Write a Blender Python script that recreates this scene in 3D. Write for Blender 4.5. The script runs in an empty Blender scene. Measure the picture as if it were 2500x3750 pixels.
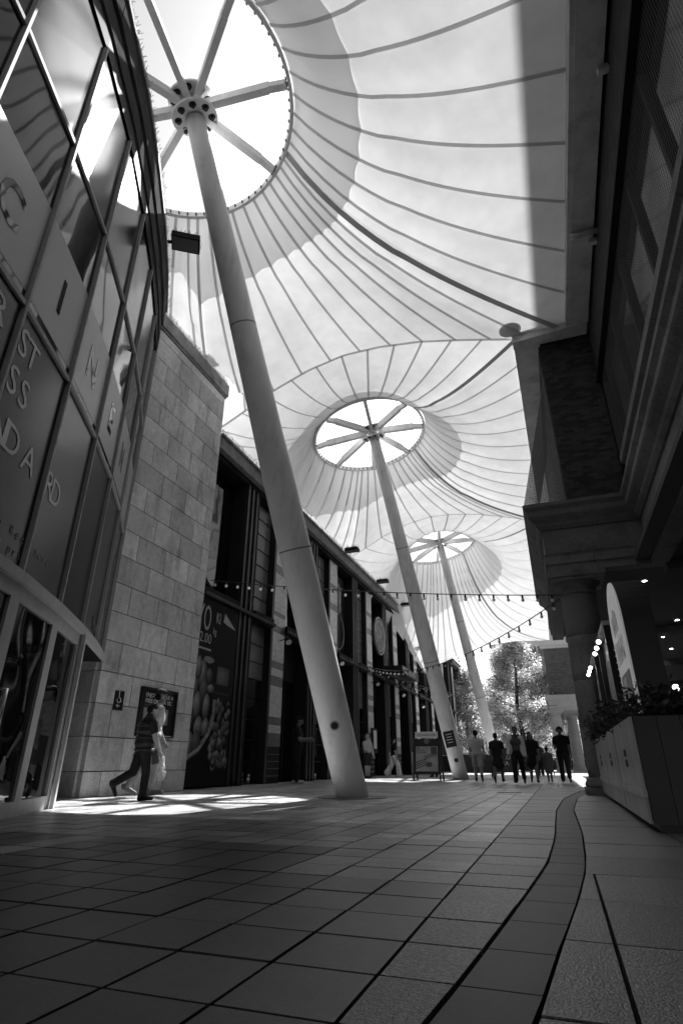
import bpy, bmesh, math, random
import numpy as np
from mathutils import Vector, Matrix, noise as mnoise
random.seed(7)
R_ = math.radians
S = bpy.context.scene
COL = S.collection
V = Vector
# ------------------------------------------------------------------ camera
H0 = 0.55
YAW, PITCH, FPX = R_(19.88), R_(24.54), 2018.1
cam = bpy.data.cameras.new('camera'); camo = bpy.data.objects.new('camera', cam); COL.objects.link(camo)
cam.sensor_fit = 'VERTICAL'; cam.sensor_height = 36.0; cam.lens = FPX / 3750 * 36
cam.clip_start = 0.05; cam.clip_end = 2000
camo.location = (0, 0, H0); camo.rotation_euler = (R_(90) + PITCH, 0, YAW)
S.camera = camo
# ------------------------------------------------------------------ sky, sun, exposure
SUN_DIR = V((0.3, 9.9, 12.56)).normalized()
SUN_EL = math.asin(SUN_DIR.z); SUN_AZ = math.atan2(SUN_DIR.x, SUN_DIR.y)
w = bpy.data.worlds.new('World'); S.world = w; w.use_nodes = True
nt = w.node_tree; nt.nodes.clear()
sky = nt.nodes.new('ShaderNodeTexSky'); sky.sky_type = 'NISHITA'; sky.sun_disc = False
sky.sun_elevation = SUN_EL; sky.sun_rotation = SUN_AZ; sky.dust_density = 2.0
bw = nt.nodes.new('ShaderNodeRGBToBW'); bg = nt.nodes.new('ShaderNodeBackground'); bg.inputs[1].default_value = 0.08
wo = nt.nodes.new('ShaderNodeOutputWorld')
nt.links.new(sky.outputs[0], bw.inputs[0]); nt.links.new(bw.outputs[0], bg.inputs[0]); nt.links.new(bg.outputs[0], wo.inputs[0])
sl = bpy.data.lights.new('sun', 'SUN'); sl.energy = 5.0; sl.angle = R_(0.6)
so = bpy.data.objects.new('sun', sl); COL.objects.link(so)
so.rotation_euler = SUN_DIR.to_track_quat('Z', 'Y').to_euler()
S.view_settings.view_transform = 'Standard'; S.view_settings.look = 'None'
S.view_settings.exposure = 1.6; S.view_settings.gamma = 1.0
S.render.engine = 'CYCLES'
S.cycles.max_bounces = 8; S.cycles.diffuse_bounces = 4; S.cycles.transmission_bounces = 6; S.cycles.sample_clamp_indirect = 6.0

# ------------------------------------------------------------------ helpers
def mat(name, c, rough=0.6, spec=0.4, metal=0.0, isl=0.0, noise=None, bump=None, emis=0.0, stain=None, trans=0.0, wave=None, coat=0.0, spots=None):
    m = bpy.data.materials.new(name); m.use_nodes = True
    t = m.node_tree; N = t.nodes; L = t.links; p = N['Principled BSDF']
    p.inputs['Roughness'].default_value = rough; p.inputs['Specular IOR Level'].default_value = spec
    p.inputs['Metallic'].default_value = metal
    if coat: p.inputs['Coat Weight'].default_value = coat
    tc = N.new('ShaderNodeTexCoord'); geo = N.new('ShaderNodeNewGeometry')
    val = N.new('ShaderNodeValue'); val.outputs[0].default_value = 1.0; cur = val.outputs[0]
    def mul(a, b):
        q = N.new('ShaderNodeMath'); q.operation = 'MULTIPLY'; L.new(a, q.inputs[0]); L.new(b, q.inputs[1]); return q.outputs[0]
    def rng(src, lo, hi, fmin=0.0, fmax=1.0):
        q = N.new('ShaderNodeMapRange'); L.new(src, q.inputs[0]); q.inputs[1].default_value = fmin; q.inputs[2].default_value = fmax
        q.inputs[3].default_value = lo; q.inputs[4].default_value = hi; return q.outputs[0]
    if isl:      # tone varies from piece to piece
        oi = N.new('ShaderNodeObjectInfo'); ad = N.new('ShaderNodeMath'); L.new(geo.outputs['Random Per Island'], ad.inputs[0]); L.new(oi.outputs['Random'], ad.inputs[1])
        fr = N.new('ShaderNodeMath'); fr.operation = 'FRACT'; L.new(ad.outputs[0], fr.inputs[0]); cur = mul(cur, rng(fr.outputs[0], 1 - isl, 1 + isl))
    if spots:
        vo = N.new('ShaderNodeTexVoronoi'); vo.inputs['Scale'].default_value = spots[0]; L.new(geo.outputs['Position'], vo.inputs['Vector']); cur = mul(cur, rng(vo.outputs['Distance'], 1 - spots[1], 1.0, spots[2], spots[2] * 1.5))
    for sc, am in (noise or []):
        n = N.new('ShaderNodeTexNoise'); n.inputs['Scale'].default_value = sc; n.inputs['Detail'].default_value = 5
        L.new(geo.outputs['Position'], n.inputs['Vector']); cur = mul(cur, rng(n.outputs[0], 1 - am, 1 + am, 0.3, 0.7))
    if stain:
        n = N.new('ShaderNodeTexNoise'); n.inputs['Scale'].default_value = stain[0]; n.inputs['Detail'].default_value = 8; n.inputs['Roughness'].default_value = 0.7
        mp = N.new('ShaderNodeMapping'); mp.inputs['Scale'].default_value = stain[2] if len(stain) > 2 else (1, 1, 1)
        L.new(geo.outputs['Position'], mp.inputs[0]); L.new(mp.outputs[0], n.inputs['Vector']); cur = mul(cur, rng(n.outputs[0], 1.0, 1 - stain[1], 0.5, 0.68))
    k = N.new('ShaderNodeMath'); k.operation = 'MULTIPLY'; k.inputs[1].default_value = c; L.new(cur, k.inputs[0])
    L.new(k.outputs[0], p.inputs['Base Color'])
    if emis:
        p.inputs['Emission Color'].default_value = (1, 1, 1, 1); p.inputs['Emission Strength'].default_value = emis
    bsrc = bump or wave
    if bsrc:
        n = N.new('ShaderNodeTexNoise'); n.inputs['Scale'].default_value = bsrc[0]; n.inputs['Detail'].default_value = 4 if bump else 1
        L.new(geo.outputs['Position'], n.inputs['Vector'])
        b = N.new('ShaderNodeBump'); b.inputs['Strength'].default_value = bsrc[1]; b.inputs['Distance'].default_value = 0.01 if bump else 0.05
        L.new(n.outputs[0], b.inputs['Height']); L.new(b.outputs[0], p.inputs['Normal'])
    if trans:
        o = N['Material Output']; tr = N.new('ShaderNodeBsdfTranslucent'); mx = N.new('ShaderNodeMixShader'); mx.inputs[0].default_value = trans
        L.new(k.outputs[0], tr.inputs[0]); L.new(p.outputs[0], mx.inputs[1]); L.new(tr.outputs[0], mx.inputs[2]); L.new(mx.outputs[0], o.inputs[0])
    return m

class MB:
    def __init__(s): s.v = []; s.f = []
    def add(s, vs, fs):
        b = len(s.v); s.v += [tuple(x) for x in vs]; s.f += [tuple(b + i for i in f) for f in fs]; return s
    def box(s, x0, x1, y0, y1, z0, z1):
        return s.add([(x, y, z) for z in (z0, z1) for y in (y0, y1) for x in (x0, x1)],
                     [(0, 2, 3, 1), (4, 5, 7, 6), (0, 1, 5, 4), (2, 6, 7, 3), (0, 4, 6, 2), (1, 3, 7, 5)])
    def hexa(s, lo, hi):   # two quads (4 pts each), same order
        n = len(lo); fs = [tuple(range(n - 1, -1, -1)), tuple(range(n, 2 * n))] + [(i, (i + 1) % n, n + (i + 1) % n, n + i) for i in range(n)]
        return s.add(list(lo) + list(hi), fs)
    def obox(s, c, ax, ay, az):  # centre and half-axis vectors
        c, ax, ay, az = V(c), V(ax), V(ay), V(az)
        return s.add([c + i * ax + j * ay + k * az for k in (-1, 1) for j in (-1, 1) for i in (-1, 1)],
                     [(0, 2, 3, 1), (4, 5, 7, 6), (0, 1, 5, 4), (2, 6, 7, 3), (0, 4, 6, 2), (1, 3, 7, 5)])
    def bar(s, a, b, wd, ht=None, up=(0, 0, 1)):
        a, b = V(a), V(b); d = b - a; L = d.length; d = d / L; u = V(up)
        sd = d.cross(u)
        if sd.length < 1e-4: sd = d.cross(V((1, 0, 0)))
        sd.normalize(); n = sd.cross(d).normalized()
        return s.obox((a + b) / 2, d * L / 2, sd * wd / 2, n * (ht or wd) / 2)
    def tube(s, pts, r, n=8, cap=True):
        pts = [V(p) for p in pts]; m = len(pts); rr = r if isinstance(r, (list, tuple)) else [r] * m
        vs = []; pn = None
        for i, p in enumerate(pts):
            d = (pts[min(i + 1, m - 1)] - pts[max(i - 1, 0)]).normalized()
            if pn is None:
                a = V((0, 0, 1)) if abs(d.z) < 0.9 else V((1, 0, 0)); x = d.cross(a).normalized()
            else:
                x = (pn - d * pn.dot(d)).normalized()
            pn = x; y = d.cross(x)
            for k in range(n):
                t = 2 * math.pi * k / n; vs.append(p + (x * math.cos(t) + y * math.sin(t)) * rr[i])
        fs = [(i * n + k, i * n + (k + 1) % n, (i + 1) * n + (k + 1) % n, (i + 1) * n + k) for i in range(m - 1) for k in range(n)]
        if cap: fs += [tuple(range(n - 1, -1, -1)), tuple(range((m - 1) * n, m * n))]
        return s.add(vs, fs)
    def lathe(s, prof, c, n=24):
        c = V(c); vs = [c + V((r * math.cos(2 * math.pi * k / n), r * math.sin(2 * math.pi * k / n), z)) for r, z in prof for k in range(n)]
        m = len(prof)
        fs = [(i * n + k, i * n + (k + 1) % n, (i + 1) * n + (k + 1) % n, (i + 1) * n + k) for i in range(m - 1) for k in range(n)]
        fs += [tuple(range(n - 1, -1, -1)), tuple(range((m - 1) * n, m * n))]
        return s.add(vs, fs)
    def sph(s, c, r, n=10, m=6, sc=(1, 1, 1)):
        c = V(c); vs = []; fs = []
        for i in range(m + 1):
            ph = math.pi * i / m
            for k in range(n):
                t = 2 * math.pi * k / n
                vs.append(c + V((math.sin(ph) * math.cos(t) * sc[0], math.sin(ph) * math.sin(t) * sc[1], math.cos(ph) * sc[2])) * r)
        fs = [(i * n + k, (i + 1) * n + k, (i + 1) * n + (k + 1) % n, i * n + (k + 1) % n) for i in range(m) for k in range(n)]
        return s.add(vs, fs)
    def mesh(s, name, m, smooth=False):
        me = bpy.data.meshes.new(name); me.from_pydata(s.v, [], s.f)
        if smooth: me.polygons.foreach_set('use_smooth', [True] * len(me.polygons))
        if m: me.materials.append(m)
        me.update(); return me
    def build(s, name, m, parent=None, smooth=False, **kw):
        o = bpy.data.objects.new(name, s.mesh(name, m, smooth)); COL.objects.link(o)
        if parent: attach(o, parent)
        return tag(o, **kw)
def attach(o, p):
    o.parent = p; o.matrix_parent_inverse = BASE[p.name].inverted()
BASE = {}
def tag(o, label=None, cat=None, group=None, kind=None):
    if label: o['label'] = label
    if cat: o['category'] = cat
    if group: o['group'] = group
    if kind: o['kind'] = kind
    BASE.setdefault(o.name, Matrix.Identity(4)); return o
def empty(name, loc, label, cat, group=None):
    o = bpy.data.objects.new(name, None); COL.objects.link(o); o.location = loc; o.empty_display_size = 0.1
    BASE[o.name] = Matrix.Translation(loc); return tag(o, label, cat, group)
def inst(name, me, parent, M):
    o = bpy.data.objects.new(name, me); COL.objects.link(o); attach(o, parent) if parent else None
    o.matrix_basis = M; BASE[o.name] = Matrix.Identity(4); return o
CAMR = Matrix.Rotation(YAW, 3, 'Z') @ Matrix.Rotation(R_(90) + PITCH, 3, 'X')
def project(p):
    d = CAMR.transposed() @ (V(p) - V((0, 0, H0)))
    if d.z > -0.1: return None
    return (1250 + FPX * d.x / -d.z, 1875 - FPX * d.y / -d.z, -d.z)
def score(c, sz):
    q = project(c)
    if not q or not (-150 < q[0] < 2650 and -150 < q[1] < 3900): return 0
    return sz / q[2] ** 2
UNIT = {}
def unit_cube(m, bev=0.06):
    if m.name not in UNIT:
        b = bmesh.new(); bmesh.ops.create_cube(b, size=1.0)
        if bev: bmesh.ops.bevel(b, geom=list(b.edges), offset=bev, segments=1, affect='EDGES')
        me = bpy.data.meshes.new('piece_' + m.name); b.to_mesh(me); b.free(); me.materials.append(m); UNIT[m.name] = me
    return UNIT[m.name]
def pieces(name, parent, m, boxes, limit=300, bev=0.06, plural=None):
    """boxes: (centre, size, rotation about z). The largest-looking become objects, the rest one 'stuff' part."""
    me = unit_cube(m, bev)
    bs = sorted(boxes, key=lambda b: -score(b[0], b[1][0] * b[1][1] + b[1][2] * max(b[1][0], b[1][1])))
    for c, sz, rz in bs[:limit]:
        inst(name, me, parent, Matrix.Translation(c) @ Matrix.Rotation(rz, 4, 'Z') @ Matrix.Diagonal((*sz, 1)))
    if len(bs) > limit:
        q = MB()
        for c, sz, rz in bs[limit:]:
            ux = V((math.cos(rz), math.sin(rz), 0)); uy = V((-math.sin(rz), math.cos(rz), 0))
            q.obox(c, ux * sz[0] / 2, uy * sz[1] / 2, V((0, 0, sz[2] / 2)))
        q.build(plural or name + '_courses', m, parent, kind='stuff')
def text_mesh(s, size, m, extr=0.002, bold=0.0, align='LEFT'):
    cu = bpy.data.curves.new('lettering', 'FONT'); cu.body = s; cu.size = size; cu.extrude = extr; cu.offset = bold; cu.align_x = align; cu.resolution_u = 3
    o = bpy.data.objects.new('lettering', cu); COL.objects.link(o)
    dg = bpy.context.evaluated_depsgraph_get(); me = bpy.data.meshes.new_from_object(o.evaluated_get(dg))
    bpy.data.objects.remove(o); me.materials.clear(); me.materials.append(m); return me
def frame(o, x, up):   # matrix with local x, y(up) axes
    x = V(x).normalized(); u = V(up).normalized(); z = x.cross(u).normalized()
    return Matrix(((x.x, u.x, z.x, o[0]), (x.y, u.y, z.y, o[1]), (x.z, u.z, z.z, o[2]), (0, 0, 0, 1)))
def text(name, s, o, x, up, size, m, parent, align='LEFT', bold=0.0, sx=1.0):
    return inst(name, text_mesh(s, size, m, bold=bold, align=align), parent, frame(o, x, up) @ Matrix.Diagonal((sx, 1, 1, 1)))

# ------------------------------------------------------------------ materials
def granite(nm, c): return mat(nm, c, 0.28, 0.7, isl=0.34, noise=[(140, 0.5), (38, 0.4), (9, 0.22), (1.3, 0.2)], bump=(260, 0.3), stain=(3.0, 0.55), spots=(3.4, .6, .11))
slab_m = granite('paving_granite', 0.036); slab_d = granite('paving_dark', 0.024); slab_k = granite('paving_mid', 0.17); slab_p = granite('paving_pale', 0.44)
def zone(x, y):  # block pattern, plus right columns and far rows paled to stand for ground sheen
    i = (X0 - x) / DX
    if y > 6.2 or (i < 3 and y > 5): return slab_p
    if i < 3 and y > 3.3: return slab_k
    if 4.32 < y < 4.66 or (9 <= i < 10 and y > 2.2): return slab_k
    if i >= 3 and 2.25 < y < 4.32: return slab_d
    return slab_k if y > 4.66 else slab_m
slab_c = mat('paving_coarse', 0.12, 0.3, 0.7, isl=0.25, noise=[(60, 0.9), (1.1, 0.15)], bump=(120, 0.6), stain=(2.5, 0.3))
band_m = mat('paving_dark_band', 0.017, 0.45, 0.35, isl=0.3, noise=[(120, 0.35), (3, 0.25)], bump=(300, 0.25), stain=(3, 0.4))
joint_m = mat('joint_sand', 0.012, 0.95, 0.1)
fab_m = mat('membrane', 0.8, 0.7, 0.1, noise=[(0.6, 0.08), (2.5, 0.05)], trans=0.18)
seam_m = mat('membrane_seam', 0.62, 0.7, 0.1, trans=0.5)
strap_m = mat('strap_webbing', 0.4, 0.7, 0.2, trans=0.2)
fab2_m = mat('collar_fabric', 0.88, 0.7, 0.1, trans=0.4)
steel_w = mat('white_painted_steel', 0.84, 0.45, 0.4, noise=[(1.1, 0.08)], stain=(3.0, 0.2, (1.5, 1.5, .25)))
steel_b = mat('grey_beam_paint', 0.65, 0.5, 0.4, noise=[(2, 0.15)], stain=(3, 0.3))
bolt_m = mat('dark_bolt', 0.05, 0.4, 0.5, metal=0.6)
alu_m = mat('aluminium_frame', 0.42, 0.6, 0.06, metal=0.0, noise=[(6, 0.08)])
dark_m = mat('dark_paint', 0.016, 0.6, 0.05, noise=[(2, 0.2)])
black_m = mat('black_paint', 0.008, 0.4, 0.4)
glass_m = mat('dark_glass', 0.006, 0.03, 1.0, wave=(0.9, 0.35))
glassc_m = mat('reflective_glass', 0.085, 0.03, 1.0, metal=1.0, wave=(0.8, 0.2))
glasst_m = mat('tinted_glass', 0.075, 0.16, 1.0, metal=1.0, wave=(0.8, 0.2), noise=[(.9, .2)])
vinyl_m = mat('dark_vinyl', 0.012, 0.25, 0.3, noise=[(0.5, 0.3)])
frost_m = mat('frosted_film', 0.32, 0.35, 0.5)
letter_m = mat('grey_print', 0.6, 0.5, 0.3)
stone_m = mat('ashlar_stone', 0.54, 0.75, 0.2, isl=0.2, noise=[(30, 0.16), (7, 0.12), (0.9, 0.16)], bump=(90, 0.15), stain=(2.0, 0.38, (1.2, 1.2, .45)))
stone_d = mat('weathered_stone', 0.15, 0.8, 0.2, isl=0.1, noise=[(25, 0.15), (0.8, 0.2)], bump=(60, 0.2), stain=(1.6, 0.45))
brick_m = mat('red_brick', 0.05, 0.85, 0.2, isl=0.35, noise=[(40, 0.25)], bump=(120, 0.4))
mortar_m = mat('mortar', 0.03, 0.9, 0.1)
gbrick_l = mat('glazed_brick_pale', 0.48, 0.3, 0.5, isl=0.14, noise=[(8, 0.1)])
gbrick_d = mat('glazed_brick_dark', 0.11, 0.3, 0.5, isl=0.2)
panel_m = mat('spandrel_panel', 0.12, 0.35, 0.4, isl=0.15, noise=[(3, 0.1)])
fascia_m = mat('fascia_metal', 0.09, 0.7, 0.0, noise=[(1.5, 0.2)], stain=(2, .3))
concrete_m = mat('pale_coping', 0.2, 0.8, 0.2, noise=[(5, 0.2)], stain=(2, .4))
ceil_m = mat('ceiling_board', 0.07, 0.8, 0.2, noise=[(1, 0.1)])
wire_m = mat('galvanised_wire', 0.12, 0.5, 0.4)
lamp_m = mat('lit_lamp', 0.8, 0.4, 0.3, emis=14.0)
bulb_m = mat('bulb_glass', 0.75, 0.15, 0.6, trans=0.4)
glow_m = mat('lit_globe', 0.8, 0.3, 0.4, emis=2.5)
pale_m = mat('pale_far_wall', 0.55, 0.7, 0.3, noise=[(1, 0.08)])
white_m = mat('white_board', 0.7, 0.5, 0.3)

# ------------------------------------------------------------------ ground
g = MB().box(-260, 260, -60, 420, -0.6, -0.03).build('ground', joint_m, kind='structure')
def interp(tab, y):
    for (a, b), (c, d) in zip(tab, tab[1:]):
        if y <= c: return b + (d - b) * (y - a) / (c - a)
    return tab[-1][1]
BL = [(0, -.62), (1.63, -.38), (2.14, -.33), (2.8, -.27), (3.5, -.21), (4.17, -.16), (5.5, -.13), (8.6, -.14), (11.4, -.04), (14.4, .30), (17, .75)]
BR = [(0, -.36), (1.71, -.14), (2.22, -.10), (2.92, -.03), (3.69, .03), (4.25, .06), (5.95, .09), (8.7, .07), (11.5, .18), (14.3, .52), (17, .97)]
TH = 0.03; GAP = 0.0068
slabs = []; polys = []
X0, DX, Y0, DY = -0.578, 0.3352, 1.555, 0.3455
def dz(): return random.uniform(-0.0015, 0.0015)
def prow(x0f, x1f, y0, y1, coarse):   # trapezoid slab between x functions
    y0 += GAP; y1 -= GAP
    p = [(x0f(y0) + GAP, y0), (x1f(y0) - GAP, y0), (x1f(y1) - GAP, y1), (x0f(y1) + GAP, y1)]
    if p[1][0] - p[0][0] < 0.02 or p[2][0] - p[3][0] < 0.02: return
    polys.append((p, coarse))
for j in range(-5, 128):
    ya, yb = Y0 + DY * j, Y0 + DY * (j + 1)
    for i in range(0, 24 if yb < 31 else 18):
        xb, xa = X0 - DX * i, X0 - DX * (i + 1)
        if yb < 9 and xa < -4.6 - max(0, ya) * 0.4 - 1.2: continue
        slabs.append((V(((xa + xb) / 2, (ya + yb) / 2, -TH / 2 + dz())), (DX - 2 * GAP, DY - 2 * GAP, TH), 0.0))
    if yb < 17: prow(lambda y: X0, lambda y: interp(BL, y), ya, yb, True)
    else:
        for i in range(1, 4): prow(lambda y: X0 + (i - 1) * .42, lambda y: X0 + i * .42, ya, yb, False)
ys = [-1 + 0.69 * k for k in range(0, 30)]
for ya, yb in zip(ys, ys[1:]):
    if yb < 4.3: prow(lambda y: interp(BR, y), lambda y: .085, ya, yb, True); prow(lambda y: .085, lambda y: .78, ya, yb, True); prow(lambda y: .78, lambda y: 1.5, ya, yb, True)
    else:
        prow(lambda y: interp(BR, y), lambda y: .78, ya, yb, True); prow(lambda y: max(.78, interp(BR, y)), lambda y: 1.5, ya, yb, True)
for k in range(5):
    for j in range(-2, 30): polys.append(([(1.5 + k * .7, j * .7), (2.19 + k * .7, j * .7), (2.19 + k * .7, j * .7 + .69), (1.5 + k * .7, j * .7 + .69)], False))
cand = [('s', b, score(b[0], .11)) for b in slabs] + [('p', p, score(((p[0][0][0] + p[0][1][0]) / 2, (p[0][0][1] + p[0][2][1]) / 2, 0), (p[0][1][0] - p[0][0][0]) * .35)) for p in polys]
cand.sort(key=lambda c: -c[2])
def slab_poly(q, p, z):
    i = 0.004; q.hexa([(x, y, z - TH) for x, y in p], [(x, y, z) for x, y in p])
REST = {}; restc = MB()
def rest_of(x, y): return REST.setdefault(zone(x, y).name, (zone(x, y), MB()))[1]
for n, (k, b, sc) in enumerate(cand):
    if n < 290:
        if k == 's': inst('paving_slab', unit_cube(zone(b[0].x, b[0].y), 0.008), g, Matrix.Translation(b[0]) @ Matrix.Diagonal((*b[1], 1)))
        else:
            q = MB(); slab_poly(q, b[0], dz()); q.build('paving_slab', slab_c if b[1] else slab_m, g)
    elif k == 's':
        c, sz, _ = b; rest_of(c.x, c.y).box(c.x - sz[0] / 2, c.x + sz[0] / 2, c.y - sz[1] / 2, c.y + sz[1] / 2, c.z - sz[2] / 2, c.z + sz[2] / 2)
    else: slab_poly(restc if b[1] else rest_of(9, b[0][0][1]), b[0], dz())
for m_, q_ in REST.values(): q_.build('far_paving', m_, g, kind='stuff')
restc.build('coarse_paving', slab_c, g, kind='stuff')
yy = 0.4
while yy < 16.6:
    L = 0.32 + 0.1 * random.random(); p = [(interp(BL, yy) + GAP, yy), (interp(BR, yy) - GAP, yy), (interp(BR, yy + L) - GAP, yy + L - .008), (interp(BL, yy + L) + GAP, yy + L - .008)]
    q = MB(); slab_poly(q, p, -0.004); q.build('channel_stone', band_m, g); yy += L
MB().box(-30, -0.6, 45.6, 60, -.04, -.002).box(-0.6, 30, 20, 60, -.04, -.001).build('far_pavement', mat('far_paving_stone', .3, .7, .3, noise=[(.8, .2)]), None, kind='structure')

# ------------------------------------------------------------------ masts with rings
BASES = [V((-3.569, 10.442, 0)), V((-3.649, 23.473, 0)), V((-3.414, 36.79, 0))]
TOFF = V((-1.664, -4.882, 12.715)); COFF = V((-1.743, -5.221, 12.563)); RR = 2.19
RN = V((-.183, .067, 1)).normalized(); RX = V((1, 0, 0)); RX = (RX - RN * RX.dot(RN)).normalized(); RY = RN.cross(RX)
def ringpt(C, a, r, dzn=0.0): return C + RX * math.cos(a) * r + RY * math.sin(a) * r + RN * dzn
mlab = ['leaning white mast with a round socket plate, nearest the camera', 'leaning white mast with a small dark notice, behind the A-frame sign', 'farthest leaning white mast, in front of the trees']
for i, B in enumerate(BASES):
    e = empty('canopy_mast', B, mlab[i], 'mast', 'leaning masts holding up the canopy')
    T = B + TOFF; C = B + COFF; ax = TOFF.normalized()
    q = MB(); n = 14; pts = []; rad = []
    for k in range(n + 1):
        t = k / n; pts.append(B + TOFF * t - (ax * .05 if k == n else V((0, 0, 0)))); rad.append(.285 + .02 * math.sin(math.pi * min(1, t * 1.6)) if t < .5 else .285 - .085 * ((t - .5) / .5))
    pts[0] = B - ax * .25
    q.tube(pts, rad, 40).build('pole', steel_w, e, smooth=True)
    q = MB()
    for t in (.33, .66): q.tube([B + TOFF * t - ax * .012, B + TOFF * t + ax * .012], [.307 if t < .5 else .262] * 2, 40, cap=False)
    q.build('joint_collar', mat('joint_line', .18, .5), e, smooth=True)
    for nm, off, r, th in (('hub_plate', 0.0, .47, .05), ('upper_hub_plate', .42, .47, .04)):
        c = T + ax * off; MB().tube([c, c + ax * th], r, 32).build(nm, steel_w, e)
        sx = ax.cross(V((0, 1, 0))).normalized(); sy = ax.cross(sx)
        for k in range(8):
            a = 2 * math.pi * (k + .5) / 8; p = c + (sx * math.cos(a) + sy * math.sin(a)) * .345
            MB().tube([p - ax * .015, p], .075, 16).tube([p - ax * .07, p - ax * .015], .042, 6).build('bolt', bolt_m, e)
    MB().tube([T, T + ax * .45], .2, 24).build('hub_core', steel_w, e, smooth=True)
    for k in range(8):
        a = 2 * math.pi * (k + .28) / 8; p1 = ringpt(C, a, RR - .03); d = (p1 - T); h0 = T + ax * .22 + d.normalized() * .26
        pm = h0.lerp(p1, .8) + RN * .05
        o = MB().bar(h0, pm, .13, .26, RN).bar(pm + (pm - h0).normalized() * -.02, p1, .128, .18, RN).build('spoke', steel_w, e)
    q = MB(); NN = 96
    for k in range(NN):
        a, b = 2 * math.pi * k / NN, 2 * math.pi * (k + 1) / NN
        lo = [ringpt(C, a, RR, -.05), ringpt(C, b, RR, -.05), ringpt(C, b, RR + .07, -.05), ringpt(C, a, RR + .07, -.05)]
        hi = [ringpt(C, a, RR, .12), ringpt(C, b, RR, .12), ringpt(C, b, RR + .07, .12), ringpt(C, a, RR + .07, .12)]
        q.hexa(lo, hi)
    q.build('ring', steel_w, e)
    q = MB()
    for k in range(72):
        a = 2 * math.pi * k / 72; p = ringpt(C, a, RR - .02, .02); q.obox(p, RX * .014, RY * .014, RN * .045)
    q.build('ring_bolts', bolt_m, e, kind='stuff')
    MB().lathe([(.62, .002), (.62, .012), (.3, .014)], B, 40).build('ground_plate', mat('perforated_plate', .2, .4, .5, metal=.5, noise=[(200, .5)]), e)
    fd = V((0, 0, H0)) - (B + TOFF * .1); fd = (fd - ax * fd.dot(ax)).normalized()
    sd = ax.cross(fd)
    if i == 0:
        p = B + TOFF * .098 + fd * .285 - sd * .02
        MB().tube([p, p + fd * .012], .085, 24).build('socket_plate', alu_m, e); MB().tube([p + fd * .008, p + fd * .016], .06, 24).build('socket_cover', bolt_m, e)
    if i == 1:
        p = B + TOFF * .118 + fd * .29 - sd * .04; MB().obox(p, sd * .2, ax * .3, fd * .008).build('notice', black_m, e)
        for r in range(4): MB().obox(p + ax * (.18 - .1 * r) + fd * .01, sd * (.12 - .02 * (r % 2)), ax * .012, fd * .002).build('notice_line', letter_m, e)
        p = B + TOFF * .06 + fd * .287; MB().tube([p, p + fd * .012], .08, 20).build('socket_plate', bolt_m, e)

# ------------------------------------------------------------------ fabric canopy
cn = empty('fabric_canopy', (-3.5, 18, 11.0), 'translucent white tensile fabric canopy with radiating seams over the whole street', 'canopy')
ZV = [(-8.7, 9.95), (-8.3, 10.1), (-6.6, 11.05), (-5.5, 11.5), (-4.4, 11.75), (-3.3, 11.75), (-2.1, 11.6), (-.85, 11.3), (.4, 10.95), (1.8, 10.9)]
ZE = [(-8.5, 6.3), (-7.05, 7.0), (-5.26, 7.72), (-3.3, 8.1), (-1.85, 8.24), (.6, 8.15)]
CONES = []   # centre, corners (x,y): A(left,y0) B(right,y0) C(right,y1) D(left,y1), z functions
XL = -8.55
cl = [V((-5.31, -7.8, 12.56))] + [b + COFF for b in BASES]
quads = [[(-9.6, -14.6), (1.7, -14.6), (1.7, -1.3), (-9.6, -1.5)], [(-9.6, -1.5), (1.7, -1.3), (1.7, 12.45), (XL, 12.32)],
         [(XL, 12.32), (.42, 12.4338), (.72, 25.4), (XL, 24.8)], [(XL, 24.8), (.72, 25.4), (.45, 40.), (-8.2, 40.)]]
zfun = [None] * 4
def bz(ci, side, u, x, y):
    if ci < 2 and y < 0: return max(interp(ZV, x), 11.6 if x < -3 else 0)
    if side == 0: return interp(ZV, x)
    if side == 2: return interp(ZV, x) if ci < 3 else interp(ZE, x)
    if side == 1:
        zz = 10.93
        if ci == 3: return 10.95 + (8.17 - 10.95) * u ** 1.2
        return zz + .08 * math.sin(math.pi * u)
    z0 = 10.0
    if ci == 3: return 10.0 + (6.4 - 10.0) * (1 - u)
    if ci == 1: return 9.98 + 1.75 * min(1, u * 7)
    if ci == 0: return 11.7
    return 10.0 + .25 * math.sin(math.pi * u)
NS, SUB, NRAD = 11, 5, 24
def cone_geo(ci):
    C, Q = cl[ci], quads[ci]; pts = []
    for s in range(4):
        a, b = V(Q[s]), V(Q[(s + 1) % 4])
        for k in range(NS * SUB):
            u = k / (NS * SUB); p = a.lerp(b, u); pts.append((V((p.x, p.y, bz(ci, s, u, p.x, p.y))), s, k))
    return pts
def surf(ci, P, t, k, sagk=1.0):
    C = cl[ci]; d = V((P.x - C.x, P.y - C.y)); a = math.atan2(d.y, d.x); R = d.length
    r0 = RR + .07; p0 = ringpt(C, math.atan2((d.y) * 1, d.x), r0)
    r = r0 + (R - r0) * t; lam = 1.8
    e1 = math.exp(-(R - r0) / lam); e = (math.exp(-(r - r0) / lam) - e1) / (1 - e1)
    zr = p0.z + .1
    z = P.z + (zr - P.z) * e - (.1 if abs(d.y) > abs(d.x) else .2) * math.sin(math.pi * t ** .8) * (R / 7.0)
    ph = (k % SUB) / SUB; z += .035 * math.sin(math.pi * ph) * math.sin(math.pi * min(1, t * 1.02)) * sagk
    xy = V((p0.x, p0.y)).lerp(V((P.x, P.y)), t)
    if ci < 2:      # keep clear of the cinema roof and the pier top
        lim = interp(CXY, xy.y) + .4; w_ = max(0, min(1, (lim - xy.x) / .4)) * max(0, min(1, (12.25 - xy.y) / .25)); z = max(z, z + (11.5 - z) * w_)
    return V((xy.x, xy.y, z))
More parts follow.
